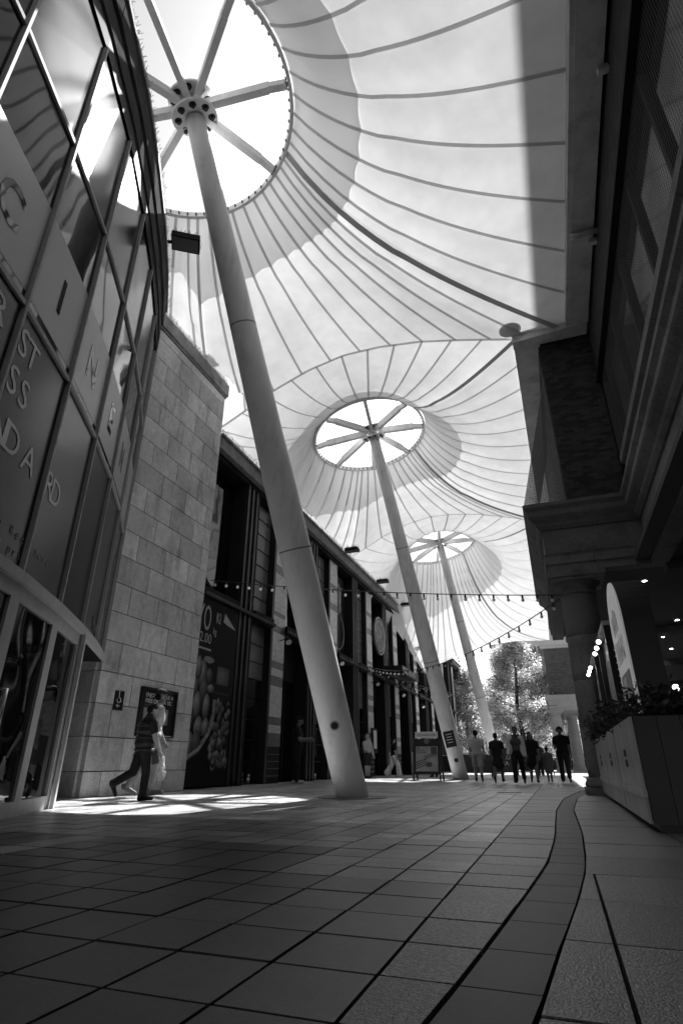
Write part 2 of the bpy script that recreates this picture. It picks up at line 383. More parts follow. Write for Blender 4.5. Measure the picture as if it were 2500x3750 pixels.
CXY = [(-15, -3.2), (-3.3, -3.22), (-.65, -3.55), (1.85, -4.24), (3.02, -4.7), (4.2, -5.25), (5.39, -5.9), (6.5, -6.57), (7.6, -7.3), (8.6, -7.75), (13, -7.75)]
for ci in range(4):
    pts = cone_geo(ci); n = len(pts); q = MB(); vs = []; fs = []
    ts = [(k / NRAD) ** 1.5 for k in range(NRAD + 1)]
    for t in ts:
        for j, (P, s, k) in enumerate(pts): vs.append(surf(ci, P, t, k))
    for i in range(NRAD):
        for j in range(n): fs.append((i * n + j, i * n + (j + 1) % n, (i + 1) * n + (j + 1) % n, (i + 1) * n + j))
    q.add(vs, fs); q.build('membrane_panel', fab_m, cn, smooth=True)
    # second layer round the ring with a scalloped hem
    q = MB(); vs = []; fs = []; NC = 8
    for i in range(NC + 1):
        for j, (P, s, k) in enumerate(pts):
            R = V((P.x - cl[ci].x, P.y - cl[ci].y)).length; ph = (k % SUB) / SUB
            rc = 3.58 - .055 * math.sin(math.pi * ph); tc = (rc - RR) / (R - RR)
            v = surf(ci, P, tc * i / NC, k); v.z -= .05 * min(1, i / 2 + .1); vs.append(v)
    for i in range(NC):
        for j in range(n): fs.append((i * n + j, i * n + (j + 1) % n, (i + 1) * n + (j + 1) % n, (i + 1) * n + j))
    q.add(vs, fs); q.build('collar_layer', fab2_m, cn, smooth=True)
    for j in range(0, n, SUB):     # radial seams
        P, s, k = pts[j]; P2 = pts[(j + 1) % n][0]; P0 = pts[j - 1][0]; q = MB(); vs = []; fs = []
        strap = (k == 0 and s in (1, 2)); wd = .036 if not strap else .07
        m = 18
        for i in range(m + 1):
            t = i / m; c = surf(ci, P, t, 0); tl = (P2 - P0); tl.z = 0; tl.normalize(); dd = V((P.x - cl[ci].x, P.y - cl[ci].y, 0)).normalized()
            tl = dd.cross(V((0, 0, 1))); c.z -= .062 if t < .35 else .012
            if strap: c.z -= .05
            vs += [c - tl * wd, c + tl * wd]
            if i: fs.append((2 * i - 2, 2 * i - 1, 2 * i + 1, 2 * i))
        q.add(vs, fs).build('edge_strap' if strap else 'seam', strap_m if strap else seam_m, cn)
    for s in ((0, 2) if ci else (2,)):           # valley seams (joined with the next cone)
        if s == 0: continue
        row = [p for p in pts if p[1] == s] + [pts[(3 * NS * SUB) % n]]; vs = []; fs = []
        for i, (P, _, k) in enumerate(row):
            w2 = .045 if ci < 3 else .1; vs += [P + V((0, -w2, -.02)), P + V((0, w2, -.02))]
            if i: fs.append((2 * i - 2, 2 * i - 1, 2 * i + 1, 2 * i))
        MB().add(vs, fs).build('valley_seam' if ci < 3 else 'end_hem', seam_m if ci < 3 else steel_w, cn)
MB().box(1.7, 1.78, -14.6, 12.15, 10.74, 11.02).box(1.78, 2.22, -14.6, 12.15, 10.72, 10.8).box(2.14, 2.22, -14.6, 12.15, 10.8, 11.3).build('edge_beam', steel_b, cn)
MB().hexa([(.38, 12.32, 10.72), (2.2, 12.17, 10.72), (2.2, 12.62, 10.72), (.38, 12.62, 10.72)], [(.38, 12.32, 11.05), (2.2, 12.17, 11.05), (2.2, 12.62, 11.05), (.38, 12.62, 11.05)]).build('edge_beam', steel_b, cn)
MB().hexa([(.4, 12.63, 10.72), (1.05, 12.63, 10.72), (1.35, 25.4, 10.72), (.7, 25.4, 10.72)], [(.4, 12.63, 11.03), (1.05, 12.63, 11.03), (1.35, 25.4, 11.03), (.7, 25.4, 11.03)]).build('edge_beam', steel_b, cn)
for y in (2.5, 6.2, 9.6): MB().box(2.12, 2.3, y - .05, y + .05, 10.6, 10.72).build('beam_bracket', steel_b, cn)
MB().tube([(1.75, 9.3, 10.66), (1.9, 9.3, 10.6), (2.05, 9.3, 10.62), (2.35, 9.3, 10.62)], .06, 12).build('drain_pipe', alu_m, cn, smooth=True)
MB().lathe([(.02, 0), (.28, .0), (.28, .02), (.02, .03)], (.35, 12.1, 10.98), 24).build('corner_plate', steel_w, cn)
# ------------------------------------------------------------------ cinema building (left)
PL = [V(p) for p in [(-3.2, -4.6), (-3.22, -3.3), (-3.3, -1.95), (-3.55, -.65), (-3.85, .6), (-4.24, 1.85), (-4.70, 3.02), (-5.25, 4.2), (-5.9, 5.39), (-6.57, 6.5), (-7.3, 7.6), (-8.05, 8.6)]]
K0 = 5   # index of bay 0
cb = empty('cinema_building', (-7, 5, 0), 'cinema with curved dark glass front and a tall pale stone pier beside the doors', 'building')
def bayf(i):
    a, b = PL[i], PL[i + 1]; d = (b - a).normalized(); nrm = V((d.y, -d.x)); return a, b, d, nrm   # nrm points to street
def wallquad(q, a, b, nrm, o0, o1, z0, z1):   # slab between offsets
    p = [a + nrm * o0, b + nrm * o0, b + nrm * o1, a + nrm * o1]
    q.hexa([(x.x, x.y, z0) for x in p], [(x.x, x.y, z1) for x in p])
for i in range(len(PL) - 1):
    a, b, d, nr = bayf(i); bay = i - K0
    last = i == len(PL) - 2
    for z0, z1, m, nm in ((7.72, 9.9, glasst_m, 'window_pane'), (5.04, 7.66, glassc_m, 'window_pane'), (2.44, 4.98, vinyl_m, 'vinyl_panel')):
        q = MB(); wallquad(q, a + d * .03, b - d * .03, nr, -.03, 0, z0, z1); pane = q.build(nm, m, cb)
        if z0 == 5.04 and bay >= -1:
            q = MB(); wallquad(q, a + d * .035, b - d * .035, nr, .0, .004, 5.17, 6.45); q.build('frosted_film', frost_m, pane)
    for z, h in ((7.69, .06), (5.01, .06)):
        q = MB(); wallquad(q, a, b, nr, -.04, .035, z - h / 2, z + h / 2); q.build('transom', alu_m, cb)
    q = MB(); wallquad(q, a, b, nr, -.05, .09, 2.32, 2.44); q.build('door_transom', alu_m, cb)
    q = MB(); wallquad(q, a, b, nr, -.4, .03, 9.9, 10.25); q.build('head_fascia', dark_m, cb)
    q = MB(); wallquad(q, a, b, nr, -.4, .06, 10.25, 10.62); q.build('fascia_panel', fascia_m, cb)
    q = MB(); wallquad(q, a, b, nr, -.4, .045, 10.62, 10.7); q.build('fascia_groove', dark_m, cb)
    q = MB(); wallquad(q, a + d * .006, b - d * .006, nr, -.4, .1, 10.7, 11.2); q.build('coping_panel', fascia_m, cb)
    q = MB(); wallquad(q, a, b, nr, -.6, .14, 11.2, 11.3); q.build('coping', concrete_m, cb)
for i in range(0, len(PL)):
    nr = bayf(min(i, len(PL) - 2))[3]; d = bayf(min(i, len(PL) - 2))[2]; p = PL[i] + nr * .02
    for z0, z1 in ((2.44, 9.9),):
        MB().obox((p.x, p.y, (z0 + z1) / 2), (d.x * .019, d.y * .019, 0), (nr.x * .03, nr.y * .03, 0), (0, 0, (z1 - z0) / 2)).build('mullion', alu_m, cb)
def oncurve(bay, u, z, off):
    a, b, d, nr = bayf(bay + K0); p = a.lerp(b, u) + nr * off; return V((p.x, p.y, z)), V((d.x, d.y, 0))
for k, ch in enumerate('CINEMA'):
    p, d = oncurve(k, .5 if k < 5 else .3, 5.54, .008)
    inst('letter', text_mesh(ch, .72, glassc_m, extr=.002, bold=.012, align='CENTER'), cb, frame(p, d, (0, 0, 1)) @ Matrix.Diagonal((.85 if k < 4 else .7, 1, 1, 1)))
def curvetext(s, pos0, step, z, size, m):
    for k, ch in enumerate(s):
        if ch == ' ': continue
        x = pos0 + step * k; bay = math.floor(x); u = x - bay
        if size > .2: u = max(.15, min(.85, u))
        if bay + K0 < 0 or bay > 5: continue
        p, d = oncurve(bay, u, z, .006)
        inst('letter', text_mesh(ch, size, m, extr=.001, align='CENTER'), cb, frame(p, d, (0, 0, 1)))
curvetext('FIRST', 1.32 - .29 * 4, .29, 4.50, .47, letter_m)
curvetext('CLASS', 1.35 - .29 * 4, .29, 4.02, .47, letter_m)
curvetext('STANDARD', 2.33 - .32 * 7, .32, 3.46, .47, letter_m)
lt2 = mat('faint_print', .12, .5)
curvetext('Basingstoke with Recliners.', .05, .098, 2.74, .15, lt2)
curvetext('standard at a great price.', .05, .085, 2.55, .15, lt2)
p, d = oncurve(4, .6, 2.6, .006); text('letter', 'Vue', p, d, (0, 0, 1), .3, lt2, cb)
# doors under the transom
for i in range(len(PL) - 1):
    a, b, d, nr = bayf(i); bay = i - K0
    off = 0.0 if bay < 4 else -.55
    A, B = a + nr * off, b + nr * off
    if bay >= 5: continue
    q = MB(); wallquad(q, A, B, nr, -.02, 0, .12, 2.3); dr = q.build('door_leaf', glass_m, cb)
    for s0, s1, z0, z1 in ((0, 1, .0, .16), (0, 1, 2.16, 2.32), (0, .085, .16, 2.16), (.915, 1, .16, 2.16)):
        q = MB(); wallquad(q, A.lerp(B, s0), A.lerp(B, s1), nr, -.045, .035, z0, z1); q.build('door_frame', alu_m, dr)
    if bay in (2, 0, 1):
        for s in (.12, .88) if bay != 2 else (.12,):
            hp = A.lerp(B, s) + nr * .1
            MB().tube([(hp.x - nr.x * .1, hp.y - nr.y * .1, .8), (hp.x, hp.y, .8), (hp.x, hp.y, 1.25), (hp.x - nr.x * .1, hp.y - nr.y * .1, 1.25)], .016, 8).build('door_handle', mat('polished_steel', .6, .15, .5, metal=1.0), dr, smooth=True)
a, b, d, nr = bayf(K0 + 4); p = a - nr * .2
for k, (o, w_) in enumerate(((-.0, .07), (.10, .09), (.19, .05), (-.12, .05))):
    pp = a + nr * (-.1 + o) ; MB().obox((pp.x, pp.y, 1.16), (d.x * .05, d.y * .05, 0), (nr.x * w_ / 2, nr.y * w_ / 2, 0), (0, 0, 1.16)).build('portal_post', alu_m, cb)
MB().hexa([(p_[0], p_[1], 2.3) for p_ in ((-6.57, 6.5), (-7.9, 8.5), (-8.3, 8.2), (-7.0, 6.1))], [(p_[0], p_[1], 2.33) for p_ in ((-6.57, 6.5), (-7.9, 8.5), (-8.3, 8.2), (-7.0, 6.1))]).build('portal_soffit', dark_m, cb)
# body of the building behind the glass, roof
bp = [(p.x - .45, p.y + .1) for p in PL]
q = MB(); poly = [(p.x - bayf(min(k, len(PL) - 2))[3].x * .42, p.y - bayf(min(k, len(PL) - 2))[3].y * .42) for k, p in enumerate(PL)] + [(-14, 9.0), (-14, -4.6)]
q.hexa([(x, y, 2.35) for x, y in poly], [(x, y, 11.15) for x, y in poly]).build('inner_wall', black_m, cb)
poly2 = [(x - .8, y) for x, y in poly[:-2]] + poly[-2:]
MB().hexa([(x, y, 0.0) for x, y in poly2], [(x, y, 2.34) for x, y in poly2]).build('lobby_wall', black_m, cb)
# stone pier
XP, YA, YB, ZT = -8.0, 8.62, 11.75, 11.0
MB().box(-11, XP - .035, YA + .04, YB - .03, 0, ZT - .36).build('pier_core', stone_d, cb)
bx = []; z = 0.0; r = 0
hs = [.42] + [.585] * 18
for k, h in enumerate(hs):
    z1 = min(z + h, 10.62); off = (0 if k % 2 else .47); yy = YA + off - .94 if off else YA
    while yy < YB - .01:
        y0, y1 = max(yy, YA), min(yy + .94, YB)
        if y1 - y0 > .04: bx.append((V((XP - .04, (y0 + y1) / 2, (z + z1) / 2)), (.09, y1 - y0 - .018, z1 - z - .018), 0.0))
        yy += .94
    bx.append((V((XP - .35, YA + .0, (z + z1) / 2)), (.5, .085, z1 - z - .012), 0.0))
    z = z1
    if z >= 10.61: break
pieces('stone_block', cb, stone_m, bx, bev=.006)
MB().box(-11, XP + .04, YA - .03, YB + .03, 10.62, 10.7).build('pier_string_course', concrete_m, cb)
MB().box(-11, XP + .07, YA - .07, YB + .07, 10.7, 11.1).build('pier_coping', concrete_m, cb)
def spikes(parent, pts, h=.13, step=.045, seed=1):
    rd = random.Random(seed); q = MB()
    for a, b in zip(pts, pts[1:]):
        a, b = V(a), V(b); n = max(1, int((b - a).length / step))
        for k in range(n):
            p = a.lerp(b, k / n)
            for _ in range(3):
                t = p + V((rd.uniform(-.07, .07), rd.uniform(-.07, .07), h * rd.uniform(.6, 1.1))); q.bar(p, t, .005)
        for zz in (.4, .85): q.bar(a + V((0, 0, h * zz)), b + V((0, 0, h * zz)), .005)
    q.build('bird_spikes', wire_m, parent, kind='stuff')
spikes(cb, [(p.x + bayf(min(k, len(PL) - 2))[3].x * .12, p.y + bayf(min(k, len(PL) - 2))[3].y * .12, 11.3) for k, p in enumerate(PL)][3:], seed=2)
spikes(cb, [(XP + .06, YA, 11.1), (XP + .06, YB, 11.1)], seed=3)

# things on the pier
ps = empty('poster_frame', (XP, 10, 1.2), 'black framed cinema poster on the stone pier behind the walking man', 'poster')
py0, py1, pz0, pz1 = 9.83, 11.05, 1.06, 2.02
MB().box(XP + .005, XP + .06, py0, py1, pz0, pz1).build('case', black_m, ps)
for a_ in ((py0, py1, pz0, pz0 + .05), (py0, py1, pz1 - .05, pz1), (py0, py0 + .05, pz0 + .05, pz1 - .05), (py1 - .05, py1, pz0 + .05, pz1 - .05)):
    MB().box(XP + .06, XP + .085, *a_).build('frame_rail', black_m, ps)
def ptext(s, y, z, size, m=letter_m, par=ps, x=XP + .064): return text('lettering', s, (x, y, z), (0, 1, 0), (0, 0, 1), size, m, par)
ptext('ENJOY THE VUE A', py0 + .13, 1.83, .115); ptext('FREE CINEMA TIC', py0 + .13, 1.715, .115); ptext('WE ARE RECRUITING NOW', py0 + .13, 1.645, .05, lt2)
pg = mat('poster_grey', .2, .5)
MB().box(XP + .061, XP + .064, py0 + .12, py0 + .95, 1.3, 1.62).build('picture', pg, ps)
MB().box(XP + .065, XP + .068, py0 + .3, py0 + .39, 1.44, 1.59).build('drink_cup', black_m, ps)
MB().box(XP + .065, XP + .068, py0 + .31, py0 + .37, 1.31, 1.44).build('hand', letter_m, ps)
MB().bar((XP + .066, py0 + .355, 1.59), (XP + .066, py0 + .39, 1.66), .008).build('straw', letter_m, ps)
MB().hexa([(XP + .065, py0 + .62, 1.31), (XP + .065, py0 + .7, 1.31), (XP + .065, py0 + .7, 1.56), (XP + .065, py0 + .64, 1.56)], [(XP + .068, py0 + .62, 1.31), (XP + .068, py0 + .7, 1.31), (XP + .068, py0 + .7, 1.56), (XP + .068, py0 + .64, 1.56)]).build('hand', letter_m, ps)
MB().box(XP + .086, XP + .09, py0 + .1, py1 - .1, pz0 + .02, pz0 + .032).build('light_strip', letter_m, ps)
sg = empty('access_sign', (XP, 9.2, 1.5), 'small dark wheelchair access sign on the stone pier', 'sign')
MB().box(XP + .005, XP + .02, 9.1, 9.36, 1.5, 1.86).build('plate', black_m, sg)
q = MB(); c0 = V((XP + .022, 9.22, 1.69))
q.tube([c0 + V((0, .05 * math.cos(t), .05 * math.sin(t))) for t in [R_(-200 + k * 20) for k in range(13)]], .006, 6)
q.tube([c0 + V((0, -.01, .13)), c0 + V((0, -.005, .04)), c0 + V((0, .04, .035)), c0 + V((0, .07, -.04))], .007, 6); q.sph(c0 + V((0, -.012, .145)), .016)
q.build('wheelchair_symbol', white_m, sg)
q = MB(); q.bar((XP + .022, 9.17, 1.58), (XP + .022, 9.27, 1.58), .01); q.bar((XP + .022, 9.17, 1.58), (XP + .022, 9.21, 1.61), .01); q.bar((XP + .022, 9.17, 1.58), (XP + .022, 9.21, 1.55), .01); q.build('arrow', white_m, sg)

# ------------------------------------------------------------------ restaurant row (left, beyond the pier)
XF = -8.3
rb = empty('restaurant_row', (XF, 30, 0), 'long dark-framed restaurant building with striped glazed brick pilasters along the left', 'building')
MB().box(-20, XF - .5, 11.8, 75, 0, 9.1).build('back_wall', dark_m, rb)
MOD = 5.18; gl = []; gd = []
bands = [(1.03, 1.41, 0), (1.41, 1.62, 1), (1.62, 1.9, 0), (1.9, 2.81, 1), (2.81, 3.1, 0), (3.1, 3.37, 1), (3.37, 3.6, 0), (3.6, 4.53, 1), (4.53, 4.74, 0), (4.74, 5.11, 1), (5.11, 5.27, 0), (5.27, 6.55, 1), (6.55, 6.87, 0), (6.87, 7.5, 1), (7.5, 7.75, 0), (7.75, 8.8, 1)]
pr = 0
for k in range(8):
    y0 = 16.3 + MOD * k
    MB().box(XF - .5, XF - .03, y0 + .02, y0 + .86, 0, 8.85).build('pilaster_core', mortar_m, rb) if k < 8 else None
    MB().box(XF - .03, XF + .01, y0, y0 + .88, 0, 1.02).build('pilaster_base', dark_m, rb)
    for z0 in (.2, .4, .6, .8): MB().box(XF + .01, XF + .02, y0 + .05, y0 + .83, z0, z0 + .02).build('base_slat', panel_m, rb)
    bh = .0778; z = 1.03; row = 0
    while z < 8.8:
        li = 1
        for a_, b_, v_ in bands:
            if a_ <= z + bh / 2 < b_: li = v_
        bw_ = .222; n = 4; offs = 0 if row % 2 else -.111; yy = y0 + offs
        while yy < y0 + .88 - .02:
            a_, b_ = max(yy, y0), min(yy + bw_, y0 + .88)
            if b_ - a_ > .03 and k < 6: (gl if li else gd).append((V((XF - .01, (a_ + b_) / 2, z + bh / 2)), (.05, b_ - a_ - .007, bh - .007), 0.0))
            yy += bw_
        z += bh; row += 1
    if k >= 6: MB().box(XF - .03, XF + .01, y0, y0 + .88, 1.03, 8.8).build('pilaster_face', gbrick_l, rb)
pieces('glazed_brick', rb, gbrick_l, gl, limit=200, bev=.03, plural='glazed_brickwork'); pieces('dark_glazed_brick', rb, gbrick_d, gd, limit=90, bev=.03, plural='dark_glazed_brickwork')
def module(y0, first=False):
    """opening, post, panel column and slim post that end at pilaster y0+5.18"""
    oy0, oy1 = y0 + .88, y0 + 2.72
    MB().box(XF - .42, XF - .38, oy0, oy1, 4.95, 8.6).build('upper_window', glass_m, rb)
    MB().box(XF - .46, XF - .38, oy0, oy1, 3.2, 4.6).build('transom_panel', dark_m, rb)
    MB().box(XF - .42, XF - .39, oy0, oy1, .1, 3.2).build('shop_window', glass_m, rb)
    for yy in (oy0 + .04, oy0 + .92, oy1 - .04): MB().box(XF - .39, XF - .33, yy - .03, yy + .03, .0, 3.2).build('window_mullion', dark_m, rb)
    MB().box(XF - .4, XF + .06, oy1 + .02, oy1 + .95, 0, 8.75).build('post', dark_m, rb)
    for k in range(3): MB().box(XF + .06, XF + .1, oy1 + .1 + .28 * k, oy1 + .2 + .28 * k, 0, 8.75).build('post_fin', black_m, rb)
    p0, p1 = y0 + 3.74, y0 + 5.02
    zs = [.02, .61, 1.19, 1.74, 2.32, 2.91, 3.42, 3.95, 4.58]
    for a_, b_ in zip(zs, zs[1:]): MB().box(XF - .25, XF - .2, p0 + .02, p1 - .02, a_ + .02, b_ - .02).build('glass_panel' if b_ < 3 else 'spandrel', glass_m if b_ < 3 else panel_m, rb)
    z = 4.9
    while z < 8.6: MB().box(XF - .25, XF - .2, p0 + .02, p1 - .02, z + .02, min(z + .53, 8.7) - .02).build('spandrel', panel_m, rb); z += .545
    MB().box(XF - .5, XF - .25, p0, p1, 0, 8.75).build('panel_frame', alu_m if False else fascia_m, rb)
    MB().box(XF - .4, XF + .03, p1, p1 + .14, 0, 8.75).build('slim_post', black_m, rb)
    MB().box(XF - .38, XF + .12, y0 + .88, oy1 + .02, 4.58, 4.86).build('ledge_beam', dark_m, rb)
    MB().box(XF - .2, XF + .12, p0, p1, 4.58, 4.86).build('ledge_beam', dark_m, rb)
    MB().box(XF + .12, XF + .2, y0 + .88, p1, 4.62, 4.7).build('ledge_lip', fascia_m, rb)
for k in range(-1, 7): module(16.3 + MOD * k)
q = MB().box(XF - .6, XF + .1, 11.8, 58, 8.75, 8.95); q.build('eaves_beam', dark_m, rb)
for k in range(12): MB().box(XF - .6, XF + .28, 11.8 + 3.8 * k, 11.8 + 3.8 * k + 3.79, 8.95, 9.35).build('parapet_panel', concrete_m, rb)
for k in range(12): MB().box(XF - .7, XF + .34, 11.8 + 3.8 * k, 11.8 + 3.8 * k + 3.79, 9.35, 9.42).build('parapet_coping', concrete_m, rb)
spikes(rb, [(XF + .3, 11.8, 9.42), (XF + .3, 45, 9.42)], h=.16, step=.06, seed=5)
# mural window
mu = empty('market_mural', (XF, 12.8, 0), 'dark printed window graphic of onions in a basket with a price sign', 'mural')
xm = XF + .11
MB().box(xm - .05, xm, 11.8, 13.85, .05, 4.56).build('graphic_sheet', mat('mural_black', .008, .6, .08), mu)
on_l = mat('basket_print', .16, .5, .2, noise=[(25, .6)])
def printed(nm, c):     # photographic print: each onion fades from its lit shoulder to dark, with dry-skin streaks
    m = mat(nm, c, .5, .2); t = m.node_tree; N = t.nodes; L = t.links; tc = N.new('ShaderNodeTexCoord'); sp = N.new('ShaderNodeSeparateXYZ'); L.new(tc.outputs['Generated'], sp.inputs[0])
    cb_ = N.new('ShaderNodeCombineXYZ'); L.new(sp.outputs[1], cb_.inputs[0]); L.new(sp.outputs[2], cb_.inputs[1])
    ds = N.new('ShaderNodeVectorMath'); ds.operation = 'DISTANCE'; L.new(cb_.outputs[0], ds.inputs[0]); ds.inputs[1].default_value = (.38, .66, 0)
    r = N.new('ShaderNodeMapRange'); L.new(ds.outputs['Value'], r.inputs[0]); r.inputs[1].default_value = 0; r.inputs[2].default_value = .62; r.inputs[3].default_value = c; r.inputs[4].default_value = .006
    w2 = N.new('ShaderNodeTexNoise'); w2.inputs['Scale'].default_value = 7; mp = N.new('ShaderNodeMapping'); mp.inputs['Scale'].default_value = (1, 5, .8); L.new(tc.outputs['Generated'], mp.inputs[0]); L.new(mp.outputs[0], w2.inputs['Vector'])
    mu_ = N.new('ShaderNodeMath'); mu_.operation = 'MULTIPLY'; L.new(r.outputs[0], mu_.inputs[0]); L.new(w2.outputs[0], mu_.inputs[1]); m2 = N.new('ShaderNodeMath'); m2.operation = 'MULTIPLY'; m2.inputs[1].default_value = 1.9; L.new(mu_.outputs[0], m2.inputs[0])
    L.new(m2.outputs[0], N['Principled BSDF'].inputs['Base Color']); return m
on_m = printed('onion_print', .26); on_d = printed('onion_print_dark', .12)
def onion(y, z, w_, h_, m, k=0):
    n = 18; q = MB(); x = xm + .003 + .0012 * k
    pts = [(x, y + w_ * math.sin(2 * math.pi * i / n) * (1 - .45 * max(0, math.cos(2 * math.pi * i / n)) ** 3), z + h_ * math.cos(2 * math.pi * i / n)) for i in range(n)]
    q.add(pts, [tuple(range(n))]).build('printed_onion', m, mu)
rd = random.Random(4)
for k, (y, z, w_, h_) in enumerate([(11.95, 3.0, .17, .3), (12.32, 2.62, .22, .35), (12.0, 2.3, .2, .33), (12.45, 2.25, .2, .3), (12.2, 1.85, .19, .34), (12.62, 1.85, .17, .33), (11.95, 1.55, .18, .3), (12.35, 1.35, .2, .27), (12.75, 2.3, .17, .12), (12.62, 2.6, .16, .2), (12.05, .95, .16, .3), (12.12, 2.75, .15, .3), (12.3, 1.0, .2, .3), (12.65, 1.35, .17, .26)]): onion(y, z, w_, h_, on_m if k % 3 else on_d, k)
for k in range(60): onion(rd.uniform(12.95, 13.75), rd.uniform(.45, 2.0), rd.uniform(.07, .12), rd.uniform(.09, .15), on_d if k % 2 else on_m, 12 + k % 9)
MB().tube([(xm + .02, 11.85, .62), (xm + .02, 12.4, .85), (xm + .02, 12.8, 1.25), (xm + .02, 12.95, 1.7), (xm + .02, 12.95, 2.05)], .055, 6).build('printed_basket_rim', on_l, mu)
MB().lathe([(.01, 0), (.24, .0), (.24, .01), (.01, .012)], (0, 0, 0), 20).build('printed_lid', on_l, mu).matrix_basis = Matrix.Translation((xm + .004, 12.55, 3.0)) @ Matrix.Rotation(R_(90), 4, 'Y') @ Matrix.Diagonal((.35, 1, 1, 1))
MB().box(xm, xm + .004, 12.9, 13.7, 2.2, 2.26).box(xm, xm + .004, 13.0, 13.6, 2.45, 2.9).build('printed_pot', on_d, mu)
pm_ = mat('chalk_print', .3, .6)
text('lettering', 'YO', (xm + .004, 11.86, 3.72), (0, 1, 0), (0, 0, 1), .95, pm_, mu, sx=.46)
text('lettering', 'KI', (xm + .004, 12.72, 4.0), (0, 1, 0), (0, 0, 1), .42, pm_, mu, sx=.6); text('lettering', 'kg', (xm + .004, 12.62, 3.68), (0, 1, 0), (0, 0, 1), .26, pm_, mu, sx=.7)
text('lettering', '2.00', (xm + .004, 12.02, 3.4), (0, 1, 0), (0, 0, 1), .36, pm_, mu, sx=.9)
MB().box(xm, xm + .004, 12.0, 12.6, 3.22, 3.27).build('printed_line', pm_, mu); MB().box(xm, xm + .004, 12.5, 12.64, 1.18, 1.3).build('printed_tag', letter_m, mu)
MB().hexa([(xm + .0, 13.15, 4.35), (xm, 13.75, 4.0), (xm, 13.3, 4.05), (xm, 13.1, 4.1)], [(xm + .004, 13.15, 4.35), (xm + .004, 13.75, 4.0), (xm + .004, 13.3, 4.05), (xm + .004, 13.1, 4.1)]).build('printed_paper', pm_, mu)
# round sign, projecting box sign, hanging graphic
rs = empty('round_sign', (XF, 28.7, 6.8), 'oval-looking round carved sign with pale scrollwork on the restaurant wall', 'sign')
c = V((XF + .02, 28.68, 6.8))
MB().lathe([(.001, 0), (1.02, 0), (1.02, .1), (.001, .1)], (0, 0, 0), 48).build('disc', mat('sign_disc', .07, .5, noise=[(6, .5)]), rs).matrix_basis = Matrix.Translation(c) @ Matrix.Rotation(R_(90), 4, 'Y')
q = MB()
for r in (.98, .78): q.tube([c + V((.11, r * math.cos(t), r * math.sin(t))) for t in [2 * math.pi * k / 40 for k in range(41)]], .022, 5, cap=False)
q.build('rim', letter_m, rs)
q = MB(); rd = random.Random(3)
for k in range(26):
    a = 2 * math.pi * k / 26 * 2.4; r = .12 + .72 * ((k * .37) % 1); cc = c + V((.11, r * math.cos(a), r * math.sin(a)))
    q.tube([cc + V((0, (.03 + .011 * i) * math.cos(i * .9 + k), (.03 + .011 * i) * math.sin(i * .9 + k))) for i in range(8)], .014, 4)
q.build('scrollwork', letter_m, rs, kind='stuff')
bs = empty('projecting_sign', (XF, 31, 5), 'dark box sign projecting from the facade under the round sign', 'sign')
MB().box(XF + .14, XF + 1.15, 29.2, 33.0, 4.9, 5.3).build('box', black_m, bs)
text('lettering', 'PIZZA', (XF + 1.155, 29.3, 5.0), (0, 1, 0), (0, 0, 1), .36, letter_m, bs, sx=1.05); text('lettering', 'EXPRESS', (XF + 1.155, 30.75, 5.0), (0, 1, 0), (0, 0, 1), .36, letter_m, bs, sx=1.05)
hg = empty('wall_graphic', (XF, 24, 6), 'dark hanging graphic with a printed figure and large ring above the shops', 'graphic')
MB().box(XF - .37, XF - .33, 22.5, 24.2, 4.95, 8.6).build('sheet', mat('graphic_sheet', .02, .5), hg)
q = MB(); q.tube([(XF - .32, 23.4 + .75 * math.cos(t), 6.0 + .8 * math.sin(t)) for t in [2 * math.pi * k / 32 for k in range(33)]], .03, 5, cap=False); q.build('printed_ring', pm_, hg)
q = MB(); q.tube([(XF - .32, 23.3, 8.2), (XF - .32, 23.4, 7.8), (XF - .32, 23.25, 7.2), (XF - .32, 23.5, 6.9)], [.06, .13, .16, .1], 6); q.tube([(XF - .32, 22.8, 7.9), (XF - .32, 23.3, 7.7), (XF - .32, 23.8, 8.1)], .04, 5); q.build('printed_figure', pm_, hg)
# floodlights on the parapets
def floodlight(p, d, label):
    e = empty('floodlight', p, label, 'floodlight', 'box floodlights on the parapets'); p = V(p); d = V(d).normalized(); s = V((-d.y, d.x, 0))
    MB().obox(p + d * .38 + V((0, 0, .08)), d * .3, s * .2, V((0, 0, .07)) - d * .0).build('housing', dark_m, e)
    MB().obox(p + d * .38 + V((0, 0, .005)), d * .27, s * .17, V((0, 0, .004))).build('lens', mat('lamp_lens', .1, .2, .6), e)
    MB().bar(p, p + d * .25 + V((0, 0, .06)), .05).build('bracket', dark_m, e)
    q = MB(); rdd = random.Random(int(p.y * 10))
    for k in range(70):
        a = p + d * rdd.uniform(.08, .7) + s * rdd.uniform(-.2, .2) + V((0, 0, .15)); q.bar(a, a + V((rdd.uniform(-.06, .06), rdd.uniform(-.06, .06), rdd.uniform(.06, .16))), .006)
    q.build('spikes', wire_m, e, kind='stuff')
a, b, d, nr = bayf(K0 + 4)
pp = a.lerp(b, .1) + nr * .2; floodlight((pp.x, pp.y, 10.95), (nr.x, nr.y, 0), 'dark box floodlight sticking out from the curved glass front')
floodlight((XP + .1, 10.5, 11.08), (1, 0, 0), 'dark box floodlight on top of the stone pier')
for y, nm in ((22.5, 'nearest dark floodlight on the restaurant parapet'), (27.6, 'second floodlight along the restaurant parapet'), (32.7, 'third floodlight along the restaurant parapet, left of the second mast'), (37.9, 'farthest floodlight on the restaurant parapet')): floodlight((XF + .3, y, 9.4), (1, 0, 0), nm)
